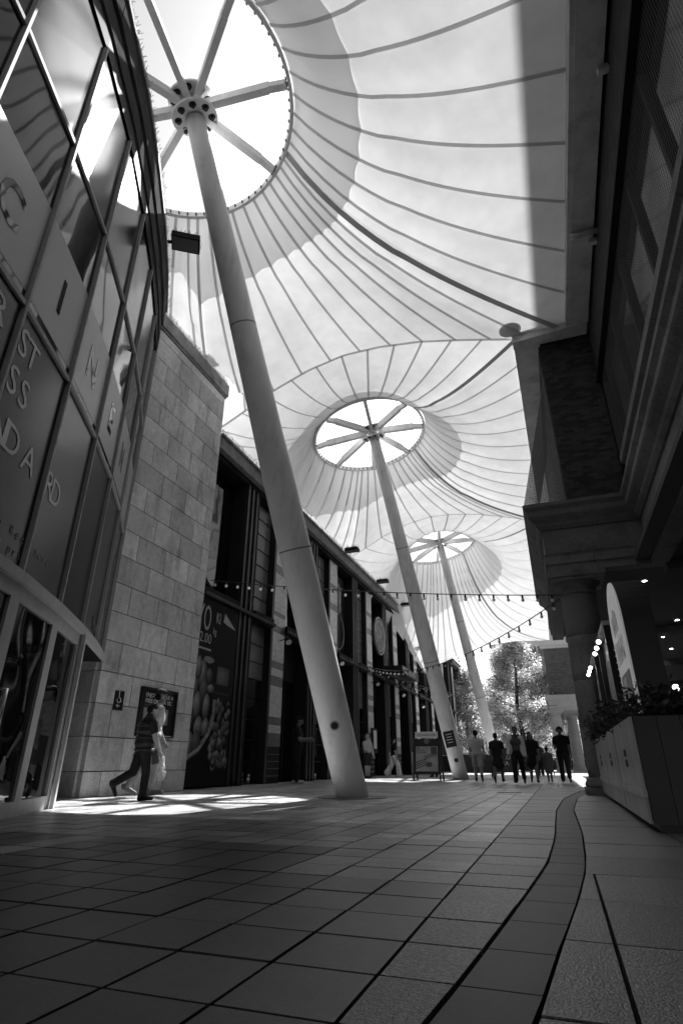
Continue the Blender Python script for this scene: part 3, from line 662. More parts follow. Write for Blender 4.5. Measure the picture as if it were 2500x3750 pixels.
# spot lamps on the pilasters
def spot(y, z, label, cat='wall lamp'):
    e = empty('wall_spotlight', (XF, y, z), label, cat, 'spot lamps on the pilasters')
    MB().bar((XF + .01, y, z), (XF + .3, y, z + .05), .025).build('arm', dark_m, e)
    a_ = V((XF + .28, y, z + .08)); b_ = V((XF + .42, y - .12, z - .1))
    MB().tube([a_, b_], [.07, .11], 16).build('housing', dark_m, e, smooth=True); MB().tube([b_, b_ + (b_ - a_).normalized() * .01], .1, 16).build('lens', mat('spot_glass', .6, .15, .6), e)
spot(16.8, 4.3, 'spot lamp with bright lens on the nearest striped pilaster'); spot(22.0, 4.4, 'spot lamp on the pilaster just right of the nearest mast'); spot(27.2, 4.2, 'spot lamp beside the projecting box sign')
spot(32.4, 4.2, 'spot lamp on the pilaster past the box sign'); spot(37.6, 4.0, 'white-lensed spot lamp on the pilaster left of the second mast'); spot(42.8, 3.9, 'farthest spot lamp, close to the second mast')
# ------------------------------------------------------------------ right building on columns
def brickmat(name, c, mo, sc=1.0, rot=None):
    m = mat(name, c, .85, .2, noise=[(.8, .2)]); t = m.node_tree; N = t.nodes; L = t.links; p = N['Principled BSDF']
    geo = N.new('ShaderNodeNewGeometry'); sp = N.new('ShaderNodeSeparateXYZ'); L.new(geo.outputs['Position'], sp.inputs[0])
    ad = N.new('ShaderNodeMath'); L.new(sp.outputs[0], ad.inputs[0]); L.new(sp.outputs[1], ad.inputs[1])
    cm = N.new('ShaderNodeCombineXYZ'); L.new(ad.outputs[0], cm.inputs[0]); L.new(sp.outputs[2], cm.inputs[1])
    b = N.new('ShaderNodeTexBrick'); b.inputs['Scale'].default_value = 1.0; b.inputs['Brick Width'].default_value = .225; b.inputs['Row Height'].default_value = .075; b.inputs['Mortar Size'].default_value = .007
    b.inputs['Color1'].default_value = (c * 1.25,) * 3 + (1,); b.inputs['Color2'].default_value = (c * .7,) * 3 + (1,); b.inputs['Mortar'].default_value = (mo,) * 3 + (1,)
    L.new(cm.outputs[0], b.inputs['Vector']); L.new(b.outputs['Color'], p.inputs['Base Color'])
    bu = N.new('ShaderNodeBump'); bu.inputs['Strength'].default_value = .6; bu.inputs['Distance'].default_value = .01; bu.invert = True; L.new(b.outputs['Fac'], bu.inputs['Height']); L.new(bu.outputs[0], p.inputs['Normal'])
    return m
bw_m = brickmat('brick_wall', .05, .03); bw2_m = brickmat('brick_wall_daylit', .1, .06)  # far brick raised in tone: open daylight put into the colour
rc = empty('colonnade_building', (2.3, 5, 0), 'dark brick and stone building on round columns along the right', 'building')
XR = 2.28
MB().box(XR, 3.6, -14, 12.74, 9.45, 13).build('upper_brick_wall', bw_m, rc); MB().box(1.35, 9, -14, 30, 13, 27).build('upper_storeys', bw_m, rc)  # upper storeys unseen; overhang shaped to set the shadow edge on the canopy
MB().box(XR + .35, 3.6, -14, 12.8, 6.0, 9.45).build('window_backing', dark_m, rc)
MB().box(XR - .05, XR + .3, -14, 12.75, 9.3, 9.45).build('window_head', stone_d, rc); MB().box(XR - .1, XR + .2, -14, 12.75, 9.22, 9.3).build('window_head_moulding', dark_m, rc)
y = -12.0; nwin = 0
wing = mat('window_glass', .65, .06, 1.0, metal=1.0, wave=(.5, .5), noise=[(.7, .4)])
while y < 12.6:
    y1 = min(y + 1.6, 12.68)
    pn = MB().box(XR + .12, XR + .15, y + .05, y1 - .05, 7.05, 9.22).build('window', wing, rc)
    MB().box(XR + .05, XR + .16, y - .05, y + .05, 7.05, 9.22).build('frame', dark_m, pn); y += 1.6
q = MB()      # wire mesh hung in front of the windows
for k in range(0, 180):
    yy = 1.5 + k * .062; q.box(XR + .02, XR + .023, yy, yy + .003, 7.0, 9.25)
for k in range(0, 36): q.box(XR + .025, XR + .028, 1.5, 12.68, 7.02 + k * .062, 7.023 + k * .062)
q.build('window_net', wire_m, rc, kind='stuff')
def sweep(name, path, prof, m, parent, seg=1.25, gap=.006, depth=.35):
    """path: 2D points, outside on the LEFT of travel; prof: (out, z) points from bottom to top"""
    P = [V(p) for p in path]; n = len(P); dirs = [(P[i + 1] - P[i]).normalized() for i in range(n - 1)]
    def off(i, o):
        if i == 0: d = dirs[0]; return P[0] + V((-d.y, d.x)) * o
        if i == n - 1: d = dirs[-1]; return P[-1] + V((-d.y, d.x)) * o
        n0 = V((-dirs[i - 1].y, dirs[i - 1].x)); n1 = V((-dirs[i].y, dirs[i].x)); b = (n0 + n1); return P[i] + b * (o / b.dot(n0))
    ring = [(-depth, prof[0][1])] + list(prof) + [(-depth, prof[-1][1])]
    for i in range(n - 1):
        L = (P[i + 1] - P[i]).length; k = max(1, round(L / seg))
        for j in range(k):
            u0, u1 = j / k + gap / L, (j + 1) / k - gap / L
            if j == 0 and i > 0: u0 = 0
            if j == k - 1 and i < n - 2: u1 = 1
            lo = []; hi = []
            for o, z in ring:
                a, b = off(i, o), off(i + 1, o); p = a.lerp(b, u0); lo.append((p.x, p.y, z)); p = a.lerp(b, u1); hi.append((p.x, p.y, z))
            MB().hexa(lo, hi).build(name, m, parent)
path = [(XR + .12, -14), (XR + .12, 12.62), (.34, 12.62), (.34, 20.5)]
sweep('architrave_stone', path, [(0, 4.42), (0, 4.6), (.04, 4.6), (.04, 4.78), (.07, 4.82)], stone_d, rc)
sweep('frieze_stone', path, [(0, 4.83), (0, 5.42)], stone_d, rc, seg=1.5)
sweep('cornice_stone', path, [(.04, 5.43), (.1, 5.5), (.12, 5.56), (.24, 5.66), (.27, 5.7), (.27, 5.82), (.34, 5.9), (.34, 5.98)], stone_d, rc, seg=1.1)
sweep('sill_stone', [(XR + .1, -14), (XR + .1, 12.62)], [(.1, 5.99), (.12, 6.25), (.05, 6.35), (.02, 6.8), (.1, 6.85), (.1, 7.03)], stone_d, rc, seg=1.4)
MB().box(1.1, 9, 20.5, 40, 10.5, 11.35).build('roof_edge', dark_m, rc); MB().box(2.4, 9, 20.5, 40, 4.6, 10.5).build('recess_wall', bw_m, rc)  # roof edge box added to block sun leaking past the canopy beam
# return wall of the projecting bay, brick by brick
MB().box(1.02, 5.0, 12.76, 20.5, 5.98, 11.3).build('bay_core', mortar_m, rc)
MB().box(1.0, 1.02, 12.9, 20.5, 5.98, 10.71).build('bay_side_wall', bw_m, rc)
bb = []; z = 6.0; row = 0
while z < 11.2:
    x = 1.0 - (.1125 if row % 2 else 0)
    while x < XR:
        a_, b_ = max(x, 1.0), min(x + .225, XR)
        if b_ - a_ > .02: bb.append((V(((a_ + b_) / 2, 12.745 + random.uniform(-.004, .004), z + .0375)), (b_ - a_ - .009, .05, .066), 0.0))
        x += .225
    z += .075; row += 1
pieces('brick', rc, brick_m, bb, limit=295, bev=.04, plural='brickwork')
# columns
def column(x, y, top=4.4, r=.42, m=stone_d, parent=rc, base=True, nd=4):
    c = V((x, y, 0))
    MB().box(x - r * 1.22, x + r * 1.22, y - r * 1.22, y + r * 1.22, 0, .12).build('plinth', m, parent)
    MB().lathe([(r * 1.16, .12), (r * 1.2, .17), (r * 1.16, .22), (r * 1.12, .24), (r * 1.12, .27), (r * 1.05, .3)], c, 32).build('column_base', m, parent, smooth=True)
    zc = top - .42; zs = [.3 + (zc - .3) * k / nd for k in range(nd + 1)]
    def rr(z): t = (z - .3) / (zc - .3); return r * (1 - .13 * t ** 1.6)
    for a_, b_ in zip(zs, zs[1:]): MB().lathe([(rr(a_) - .008, a_), (rr(a_), a_ + .008)] + [(rr(a_ + (b_ - a_) * k / 4), a_ + (b_ - a_) * k / 4) for k in range(1, 4)] + [(rr(b_), b_ - .008), (rr(b_) - .008, b_)], c, 40).build('drum', m, parent, smooth=True)
    k = rr(zc)
    MB().lathe([(k, zc), (k + .04, zc + .02), (k + .04, zc + .06), (k + .01, zc + .08), (k + .02, zc + .16), (k + .12, zc + .24), (k + .14, zc + .26)], c, 40).build('capital', m, parent, smooth=True)
    MB().box(x - k - .19, x + k + .19, y - k - .19, y + k + .19, zc + .26, zc + .33).build('abacus', m, parent); MB().box(x - k - .23, x + k + .23, y - k - .23, y + k + .23, zc + .33, top + .015).build('abacus_fillet', m, parent)
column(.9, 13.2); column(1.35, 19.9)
# colonnade ceiling with beams and downlights
CZ = 4.5
MB().box(2.1, 12, -14, 40, CZ, CZ + .1).box(.5, 2.1, 12.7, 20.4, CZ + .003, CZ + .1).build('ceiling', ceil_m, rc)
for yb in (5.0, 12.95, 19.9, 27): MB().box(2.7, 9, yb - .25, yb + .25, 4.28, CZ - .002).build('ceiling_beam', ceil_m, rc)
def unp(px, py, ax, val):
    d = CAMR @ V(((px - 1250) / FPX, (1875 - py) / FPX, -1)); t = (val - (0, 0, H0)[ax]) / d[ax]; return V((0, 0, H0)) + d * t
for px, py in ((2358, 2128), (2309, 2228), (2477, 2271), (2426, 2333), (2386, 2381), (2456, 2376), (2354, 2419), (2417, 2415), (2383, 2449), (2356, 2476)):
    p = unp(px, py, 2, CZ - .004); MB().lathe([(.05, 0), (.05, .004)], (p.x, p.y, CZ - .007), 12).build('downlight', lamp_m, rc)
# shop wall under the colonnade
MB().box(9.0, 9.3, -14, 40, 0, CZ).build('shop_wall', dark_m, rc)
for k in range(26): MB().box(8.93, 8.99, 10 + k * .9, 10.12 + k * .9, 0, CZ).build('timber_post', black_m, rc)
for k in range(22): MB().box(8.95, 8.995, 16, 30, .6 + k * .16, .6 + k * .16 + .14).build('siding_board', ceil_m, rc)
ss = empty('lit_shop_sign', (8.8, 24, 2.2), 'small glowing script sign deep under the colonnade', 'sign'); text('lettering', 'NAS', (8.9, 22.5, 2.1), (0, -1, 0), (0, 0, 1), .55, mat('neon', .8, .4, emis=5), ss, align='CENTER')
MB().box(2.5, 9, 39.6, 40, 0, CZ).build('end_wall', dark_m, rc)
# bird net beside the bay
q = MB()
def tri(z): return max(0.0, min(1.0, 1.0 * (1 - (z - 5.97) / 3.7)))   # width at height
z = 6.0
while z < 9.65: w_ = tri(z); q.box(1.0 - w_, 1.0, 12.6, 12.605, z, z + .005); z += .062
for k in range(17):
    x = 1.0 - k * .062; zt = 5.97 + 3.7 * (1 - (1.0 - x)); q.box(x, x + .005, 12.6, 12.605, 5.98, max(6.0, zt))
for k in range(60):
    yy = 12.62 + k * .07; q.bar((0.0, yy, 5.98), (1.0, yy, 9.67), .005)
for k in range(50):
    t = k / 50; q.bar((t, 12.62, 5.98 + 3.69 * t), (t, 16.8, 5.98 + 3.69 * t), .005)
q.build('bird_net', wire_m, rc, kind='stuff')
# wall added out of view behind the camera, cuts light on the foreground
bk = MB().box(-4, 4, -15.2, -14.7, 4.2, 12).build('light_block_wall', dark_m); tag(bk, 'dark bridge wall across the street behind the viewer', 'bridge')

# ------------------------------------------------------------------ second bay and shops far right
f2 = empty('far_colonnade_bay', (1, 47, 0), 'sunlit far brick bay on pale round columns at the end of the right side', 'building')
fst = mat('daylit_far_stone', .42, .7, .3, noise=[(1, .1)])  # colonnade stone lightened, the open daylight is in the colour
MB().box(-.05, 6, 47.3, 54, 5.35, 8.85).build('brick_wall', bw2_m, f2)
MB().box(-.3, 6, 47.1, 54, 8.85, 9.15).build('top_beam', fst, f2)
sweep('entablature_stone', [(6, 47.4), (-.2, 47.4), (-.2, 54)], [(0, 4.25), (0, 4.45), (.05, 4.5), (.05, 4.9), (.12, 4.95), (.2, 5.1), (.25, 5.2), (.25, 5.35)], fst, f2, seg=1.6, gap=.012)
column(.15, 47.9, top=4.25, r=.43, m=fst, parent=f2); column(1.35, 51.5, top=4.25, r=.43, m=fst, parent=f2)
MB().box(-.2, 8, 47.5, 58, 4.2, 4.24).build('soffit', fst, f2)
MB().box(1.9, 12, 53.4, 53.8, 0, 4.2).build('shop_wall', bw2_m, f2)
bsn = empty('shop_fascia', (3, 53, 2), 'dark shop fascia with big pale letters beyond the far columns', 'sign')
MB().box(1.95, 6.5, 53.2, 53.38, 1.8, 2.75).build('board', mat('fascia_dark', .03, .5), bsn); text('lettering', 'BREW', (2.3, 53.19, 1.98), (1, 0, 0), (0, 0, 1), .95, white_m, bsn, sx=.75)
MB().box(1.95, 6.5, 53.1, 53.38, 0, 1.75).build('shop_window', glass_m, bsn)
fg = empty('far_restaurant', (-3, 66, 0), 'dark low restaurant front behind the trees with small pale lettering', 'building')
MB().box(-7, 4, 66, 70, 0, 3.2).build('front', mat('far_dark_front', .03, .6), fg); text('lettering', 'FIVE GUYS', (-1.4, 65.97, 1.75), (1, 0, 0), (0, 0, 1), .5, white_m, fg); MB().lathe([(.001, 0), (.42, 0), (.42, .05)], (0, 0, 0), 24).build('round_logo', white_m, fg).matrix_basis = Matrix.Translation((-.0, 65.96, .75)) @ Matrix.Rotation(R_(90), 4, 'X')

# ------------------------------------------------------------------ far buildings
at = empty('atrium_building', (-14, 72, 0), 'bright glazed hall with sloping panelled roof and script sign beyond the second mast', 'building')
MB().box(-30, -7.5, 74, 90, 0, 9.5).build('pale_wall', pale_m, at)
rt = mat('roof_panel', .33, .5, .4, isl=.1)
A = unp(1600, 2455, 1, 72); B = unp(1665, 2392, 1, 80); Cc = unp(1835, 2455, 1, 80); D = unp(1790, 2515, 1, 72)
for i in range(7):
    for j in range(2):
        u0, u1, v0, v1 = i / 7 + .004, (i + 1) / 7 - .004, j / 2 + .008, (j + 1) / 2 - .008
        P = [A.lerp(D, u).lerp(B.lerp(Cc, u), v_) for u, v_ in ((u0, v0), (u1, v0), (u1, v1), (u0, v1))]; MB().hexa(P, [p + V((0, 0, .1)) for p in P]).build('roof_panel', rt, at)
MB().bar(A, D, .12).bar(A + V((0, 0, -.3)), D + V((0, 0, -.3)), .08).build('roof_edge', bolt_m, at)
for u in (.1, .45, .8):
    p = A.lerp(D, u); MB().bar(p, (p.x, p.y, 0), .1).build('mullion', bolt_m, at)
for zz in (4.2, 6.4): MB().bar((-18, 72.5, zz), (-8, 72.5, zz), .1).build('rail', bolt_m, at)
for k in range(12): p = B.lerp(Cc, k / 12); MB().bar(p, p + V((.3, 0, .9)), .05).build('roof_rail_post', wire_m, at)
MB().bar(B + V((.3, 0, .9)), Cc + V((.3, 0, .9)), .06).build('roof_rail', wire_m, at)
p = unp(1632, 2527, 1, 71.5); text('lettering', 'naf', p, (1, 0, 0), (0, 0, 1), 2.6, bolt_m, at); p = unp(1648, 2570, 1, 71.5); text('lettering', 'E', p, (1, 0, 0), (0, 0, 1), .9, bolt_m, at)
tw = empty('pale_tower', (-4, 110, 0), 'tall pale tower block rising behind the big tree', 'building')
a = unp(1785, 2300, 1, 110); MB().box(a.x, a.x + 9.5, 110, 125, 0, 26).build('wall', pale_m, tw)
for k in range(1, 4): MB().box(a.x + 2.2 * k, a.x + 2.2 * k + .08, 109.96, 110, 0, 26).build('panel_joint', letter_m, tw)
of = empty('glass_office', (3, 95, 0), 'office block with dark windows and white bands right of the big tree', 'building')
a = unp(1900, 2350, 1, 95); b = unp(2040, 2350, 1, 95)
MB().box(a.x, b.x + 6, 95, 110, 0, 25).build('wall', pale_m, of)
for z0, z1 in ((unp(1950, 2430, 1, 95).z, unp(1950, 2368, 1, 95).z), (unp(1950, 2500, 1, 95).z, unp(1950, 2436, 1, 95).z)):
    for k in range(5): MB().box(a.x + .4 + 2.3 * k, a.x + 2.4 + 2.3 * k, 94.9, 94.96, z0, z1).build('window', glass_m, of)
MB().box(a.x, b.x + 6, 94.6, 94.9, unp(1950, 2560, 1, 95).z, unp(1950, 2530, 1, 95).z).build('brick_band', bw2_m, of)

# ------------------------------------------------------------------ trees
leaf_m = mat('leaf', .55, .35, .6, isl=.7, trans=.6); bark_m = mat('bark', .05, .9, .2, noise=[(6, .4)])
def tree(x, y, h, rmax, zlow, nleaf, seed, label, size=.17):
    e = empty('street_tree', (x, y, 0), label, 'tree', 'trees at the end of the street'); rd = random.Random(seed)
    q = MB(); q.tube([(x + .12 * math.sin(k * 1.3), y, h * .95 * k / 8) for k in range(9)], [.2 * (1 - k / 9.5) ** .8 + .015 for k in range(9)], 10)
    tips = []
    for k in range(60):
        t = rd.random() ** .8; z = zlow + (h * .97 - zlow) * t; prof = rmax * (1 - t) ** .62 * (.55 + .45 * min(1, t * 5)); a_ = rd.uniform(0, 6.283); L = prof * rd.uniform(.7, 1.1)
        p0 = V((x, y, max(.8, z - L * .45))); p1 = V((x + math.cos(a_) * L, y + math.sin(a_) * L, z + rd.uniform(-.2, .3))); pm = p0.lerp(p1, .55) + V((0, 0, -.12))
        q.tube([p0, pm, p1], [.045 * (1.2 - t), .028, .012], 5)
        for j in range(9): tips.append((p0.lerp(p1, rd.uniform(.35, 1.05)) + V((rd.gauss(0, .22), rd.gauss(0, .22), rd.gauss(0, .2))), rd.uniform(.18, .42)))
    q.build('trunk', bark_m, e, smooth=True)
    vs = []; fs = []
    for k in range(nleaf):
        c, sr = tips[rd.randrange(len(tips))]; p = c + V((rd.gauss(0, sr), rd.gauss(0, sr), rd.gauss(0, sr * .8)))
        u = V((rd.gauss(0, 1), rd.gauss(0, 1), rd.gauss(0, .6))).normalized(); w_ = u.cross(V((rd.gauss(0, 1), rd.gauss(0, 1), rd.gauss(0, 1)))).normalized(); s_ = size * rd.uniform(.55, 1.2)
        b0 = len(vs); vs += [p - u * s_ * .5, p + w_ * s_ * .32, p + u * s_ * .5, p - w_ * s_ * .32]; fs.append((b0, b0 + 1, b0 + 2, b0 + 3))
    MB().add(vs, fs).build('crown', leaf_m, e)
tree(-2.7, 52, 11.2, 5.2, 1.5, 60000, 11, 'tall leafy tree in the middle of the square, right of the farthest mast')
tree(-7.8, 57, 9.0, 3.6, 1.3, 34000, 12, 'smaller leafy tree between the second and farthest masts')
tree(-5.2, 60, 6.2, 2.6, 1.2, 12000, 13, 'low leafy tree just behind the farthest mast')
tree(1.2, 62, 6.0, 2.6, 1.2, 9000, 14, 'leafy tree showing between the far columns')
# ------------------------------------------------------------------ planters, menu boards, arch sign
oak = mat('grooved_board', .42, .35, .4, isl=.12, noise=[(2, .15)], stain=(2.5, .35, (1, 1, .3))); oakd = mat('dark_board', .05, .5, .4, isl=.15, noise=[(2, .2)])
plab = ['nearest grooved timber planter with a dark end, at the right edge', 'second grooved timber planter along the right side', 'third grooved timber planter, next to the round column']
shrub_m = mat('shrub_leaf', .035, .5, .4, isl=.5, trans=.25)
for k, (y0, y1) in enumerate(((6.2, 8.2), (8.28, 10.3), (10.38, 12.6))):
    e = empty('planter', (1.1, (y0 + y1) / 2, 0), plab[k], 'planter', 'timber planters beside the colonnade')
    x0, x1 = .7, 2.3 if k == 0 else 1.25
    MB().box(x0, x1, y0 + .02, y1 - .02, .09, .9).build('box', oakd, e); MB().box(x0 + .05, x1, y0 + .06, y1 - .06, 0, .09).build('plinth', black_m, e)
    n = 20; st = (y1 - y0) / n
    for j in range(n):
        wide = .026 if j % 5 == 0 else .011
        MB().box(x0 - .025, x0 - .002, y0 + st * j + wide, y0 + st * (j + 1) - .003, .34, .96).build('board', oak, e)
        MB().box(x0 - .025, x0 - .002, y0 + st * j + wide, y0 + st * (j + 1) - .003, .06, .26).build('board', oak, e)
    MB().box(x0 - .04, x0 - .0, y0 + .01, y1 - .01, .265, .335).build('rail', oak, e)
    if k == 0:
        for j in range(8): MB().box(x0 + .195 * j + .005, x0 + .195 * (j + 1), y0 - .025, y0 - .002, .06, .96).build('end_board', oakd, e)
    pz = (y0 + y1) / 2
    for s_, zz in (('THAI', .62), ('THAI', .52)): text('stencil', s_, (x0 - .027, pz + .15, zz), (0, -1, 0), (0, 0, 1), .1, oakd, e)
    MB().box(x0 + .02, x1 - .02, y0 + .03, y1 - .03, .9, .93).build('soil', black_m, e)
    rd = random.Random(20 + k); sh = empty('planter_shrub', (1.05, pz, .93), ['dark bushy shrub in the nearest planter, under the arch sign', 'dark bushy shrub in the second planter', 'dark bushy shrub in the planter next to the column'][k], 'shrub', 'shrubs in the planters')
    vs = []; fs = []; q = MB()
    for j in range(150):
        c = V((rd.uniform(x0 + .0, x1 - .1), rd.uniform(y0 + .1, y1 - .1), .93)); t = c + V((rd.uniform(-.2, .15), rd.uniform(-.25, .25), rd.uniform(.08, .34))); q.tube([c, t], [.008, .003], 4)
        for i in range(26):
            p = c.lerp(t, rd.uniform(.2, 1.1)) + V((rd.gauss(0, .05), rd.gauss(0, .06), rd.gauss(0, .04))); u = V((rd.gauss(0, 1), rd.gauss(0, 1), rd.gauss(.3, .7))).normalized(); w_ = u.cross(V((rd.gauss(0, 1), rd.gauss(0, 1), 0.3))).normalized(); s_ = rd.uniform(.05, .11)
            b0 = len(vs); vs += [p, p + u * s_ * .5 + w_ * s_ * .17, p + u * s_, p + u * s_ * .5 - w_ * s_ * .17]; fs.append((b0, b0 + 1, b0 + 2, b0 + 3))
    q.build('stems', bark_m, sh, kind='stuff'); MB().add(vs, fs).build('foliage', shrub_m, sh)
# arch sign
XS = .87
ar = empty('arch_sign', (XS, 7.3, .9), 'tall arched illuminated sign standing behind the planters', 'sign')
def arch(q, x0, x1, yc, hw, z0, zs, n=20, ratio=1.0):
    pts = [(yc - hw, z0)] + [(yc - hw * math.cos(math.pi * k / n), zs + hw * ratio * math.sin(math.pi * k / n)) for k in range(n + 1)] + [(yc + hw, z0)]
    return q.hexa([(x0, y, z) for y, z in pts], [(x1, y, z) for y, z in pts])
yc = 7.3
arch(MB(), XS, XS + .3, yc, .58, .9, 1.99).build('housing', black_m, ar)
sgw = mat('sign_face', .5, .5, emis=.05); arch(MB(), XS - .02, XS - .001, yc, .57, .93, 1.99).build('face', sgw, ar)
arch(MB(), XS - .026, XS - .021, yc, .47, 1.62, 1.96).build('inner_panel', mat('sign_panel_grey', .38, .5, emis=.05), ar)
MB().box(XS - .026, XS - .021, yc - .42, yc + .42, .98, 1.5).build('picture_panel', mat('picture', .3, .5, noise=[(3, .6)]), ar)
MB().box(XS - .03, XS - .027, yc - .05, yc + .25, 1.0, 1.46).build('picture_strip', white_m, ar)
text('lettering', 'THAI', (XS - .028, yc, 1.64), (0, -1, 0), (0, 0, 1), .33, white_m, ar, align='CENTER', bold=.012, sx=1.1)
q = MB()
for k in range(5): q.box(XS - .03, XS - .027, yc - .2 + .1 * k - .035, yc - .2 + .1 * k + .035, 1.95 + .04 * (k % 2), 2.17 + .035 * (2 - abs(k - 2)))
q.box(XS - .031, XS - .0275, yc - .23, yc + .23, 2.04, 2.085).build('emblem', white_m, ar, kind='stuff')
for k in range(12): MB().sph((XS - .03, yc + .52, .98 + .08 * k), .01, 6, 4).build('bead_lamp', white_m, ar)
# menu boards with globe lamps
mlb = ['black framed menu stand with arched pale board, just behind the arch sign', 'second black menu stand with globe lamps', 'unused']
for k, (y0, y1) in enumerate(((8.45, 9.95), (10.95, 12.35))):
    e = empty('menu_stand', (XS, (y0 + y1) / 2, 0), mlb[k], 'menu stand', 'menu stands with globe lamps')
    zt = 2.3
    for y in (y0, y1): MB().box(XS - .05, XS + .05, y - .03, y + .03, .93, zt).build('post', black_m, e)
    MB().box(XS - .06, XS + .06, y0 - .06, y1 + .06, zt, zt + .06).build('top_rail', alu_m, e); MB().box(XS + .02, XS + .12, y0 + .05, y1 - .05, .95, zt).build('back_board', black_m, e)
    w_ = (y1 - y0) * .32; ycc = (y0 + y1) / 2
    arch(MB(), XS - .0, XS + .018, ycc, w_, .97, 1.55).build('arched_board', letter_m, e); arch(MB(), XS - .008, XS - .001, ycc, w_ * .86, .99, 1.52).build('menu_sheet', mat('menu_sheet', .22, .5, noise=[(9, .3)]), e)
    for j in range(3):
        y = y0 + (y1 - y0) * (j + .5) / 3; MB().bar((XS - .12, y, zt - .02), (XS - .12, y, zt - .13), .012).build('lamp_stem', black_m, e); MB().sph((XS - .12, y, zt - .17), .032, 14, 8).build('globe_lamp', glow_m, e, smooth=True)
rl = empty('rail_lamps', (4, 11, 2), 'dark rail with two lit lamps under the colonnade at the right edge', 'lamp rail')
p1, p2 = unp(2355, 2510, 1, 13), unp(2500, 2497, 1, 13); MB().bar(p1, p2 + (p2 - p1), .07).build('rail', black_m, rl)
MB().bar(p1, (p1.x, p1.y, 0), .07).build('post', black_m, rl); pe = p2 + (p2 - p1); MB().bar(pe, (pe.x, pe.y, 0), .07).build('post', black_m, rl)
for px, py in ((2384, 2525), (2473, 2519)):
    p = unp(px, py, 1, 13); MB().sph(p, .065, 12, 8).build('globe_lamp', glow_m, rl, smooth=True); MB().bar(p, p + V((0, 0, .12)), .02).build('lamp_stem', black_m, rl)

# ------------------------------------------------------------------ string lights
def string(a, b, sag, n, label, lit=False):
    a, b = V(a), V(b); e = empty('string_lights', a, label, 'string lights', 'strings of bulbs across the street')
    m = 40; P = lambda t: a.lerp(b, t) - V((0, 0, 4 * sag * t * (1 - t)))
    MB().tube([P(k / m) for k in range(m + 1)], .012, 5).build('cable', black_m, e)
    for k in range(n):
        p = P((k + .5) / n); p += V((0, 0, -.012))
        MB().tube([p, p - V((0, 0, .075))], .022, 8).build('socket', black_m, e); MB().sph(p - V((0, 0, .105)), .036, 8, 6, (1, 1, 1.15)).build('bulb', bulb_m, e, smooth=True)
string((-8.0, 11.95, 4.95), (.5, 13.0, 4.0), .12, 27, 'string of bulbs from the stone pier corner to the near round column')
string((.5, 13.05, 3.92), (-8.2, 26.6, 4.9), .75, 30, 'string of bulbs climbing from the round column back to the striped pilasters')
string((-8.2, 26.6, 4.85), (.4, 46.9, 4.6), .7, 36, 'string of bulbs from the pilaster above the box sign to the far bay')
string((-8.2, 31.6, 4.7), (.3, 47.1, 5.6), .5, 30, 'string of bulbs ending on the far brick bay')
string((-8.2, 42.0, 4.4), (-.4, 47.1, 4.3), .5, 22, 'lowest string of bulbs crossing in front of the far columns')

# ------------------------------------------------------------------ A-frame signs, barriers
def aboard(x, y, w_, h_, label, rz=0.0, draw=None, header=True):
    e = empty('aframe_sign', (x, y, 0), label, 'A-frame sign', 'A-frame signs on the paving'); dp = .32
    for s in (-1, 1):
        MB().bar((x + s * w_ / 2, y - dp, 0), (x + s * w_ / 2, y, h_), .05).build('leg', black_m, e); MB().bar((x + s * w_ / 2, y + dp, 0), (x + s * w_ / 2, y, h_), .05).build('leg', black_m, e)
    ty = lambda z: y - dp * (1 - z / h_)
    q = MB(); z0, z1 = .2, h_ - .02; q.hexa([(x - w_ / 2 + .03, ty(z0) + .0, z0), (x + w_ / 2 - .03, ty(z0), z0), (x + w_ / 2 - .03, ty(z1), z1), (x - w_ / 2 + .03, ty(z1), z1)], [(x - w_ / 2 + .03, ty(z0) + .03, z0), (x + w_ / 2 - .03, ty(z0) + .03, z0), (x + w_ / 2 - .03, ty(z1) + .03, z1), (x - w_ / 2 + .03, ty(z1) + .03, z1)]); q.build('board', black_m, e)
    up = V((0, dp, h_)).normalized(); on = lambda u, z, o=.004: V((x + u, ty(z) - o, z))
    if draw: draw(e, on, up)
    return e
def d1(e, on, up):
    sheet = mat('poster_sheet', .26, .5, noise=[(4, .15)])
    def quad(pts, m, nm, o=.004): MB().add([on(u, z, o) for u, z in pts], [tuple(range(len(pts)))]).build(nm, m, e)
    quad([(-.4, .3), (.4, .3), (.4, 1.12), (-.4, 1.12)], sheet, 'poster')
    dk = mat('poster_dark', .06, .5)
    for k in range(4): quad([(-.4, .36 + .07 * k), (-.02, .5 + .06 * k), (-.02, .53 + .06 * k), (-.4, .40 + .07 * k)], dk, 'printed_stripe', .006)
    for k in range(3): quad([(-.1, .68 + .05 * k), (.38, .82 + .05 * k), (.38, .845 + .05 * k), (-.1, .705 + .05 * k)], dk, 'printed_stripe', .006)
    quad([(.15, .86), (.37, .86), (.37, 1.1), (.15, 1.1)], dk, 'printed_pillar', .006)
    n = 16; quad([(.08 + .12 * math.cos(6.283 * k / n), .52 + .085 * math.sin(6.283 * k / n)) for k in range(n)], dk, 'printed_apple', .008)
    for s_, z in (('SIP', 1.03), ('CLINK', .955), ('SUMMER', .88)): text('lettering', s_, on(-.36, z, .008), (1, 0, 0), up, .095, black_m, e)
    quad([(-.42, 1.4), (.42, 1.4), (.42, 1.62), (-.42, 1.62)], letter_m, 'header', .03); text('lettering', 'PIZZA GARDEN OPEN', on(-.37, 1.47, .034), (1, 0, 0), up, .1, black_m, e, sx=.72)
    quad([(.1 * math.cos(6.283 * k / 20), 1.3 + .1 * math.sin(6.283 * k / 20)) for k in range(20)], mat('emblem_grey', .1, .5), 'emblem', .008)
aboard(-4.5, 21.6, .95, 1.4, 'A-frame sign with an illustrated poster and pale header beside the second mast', draw=d1)
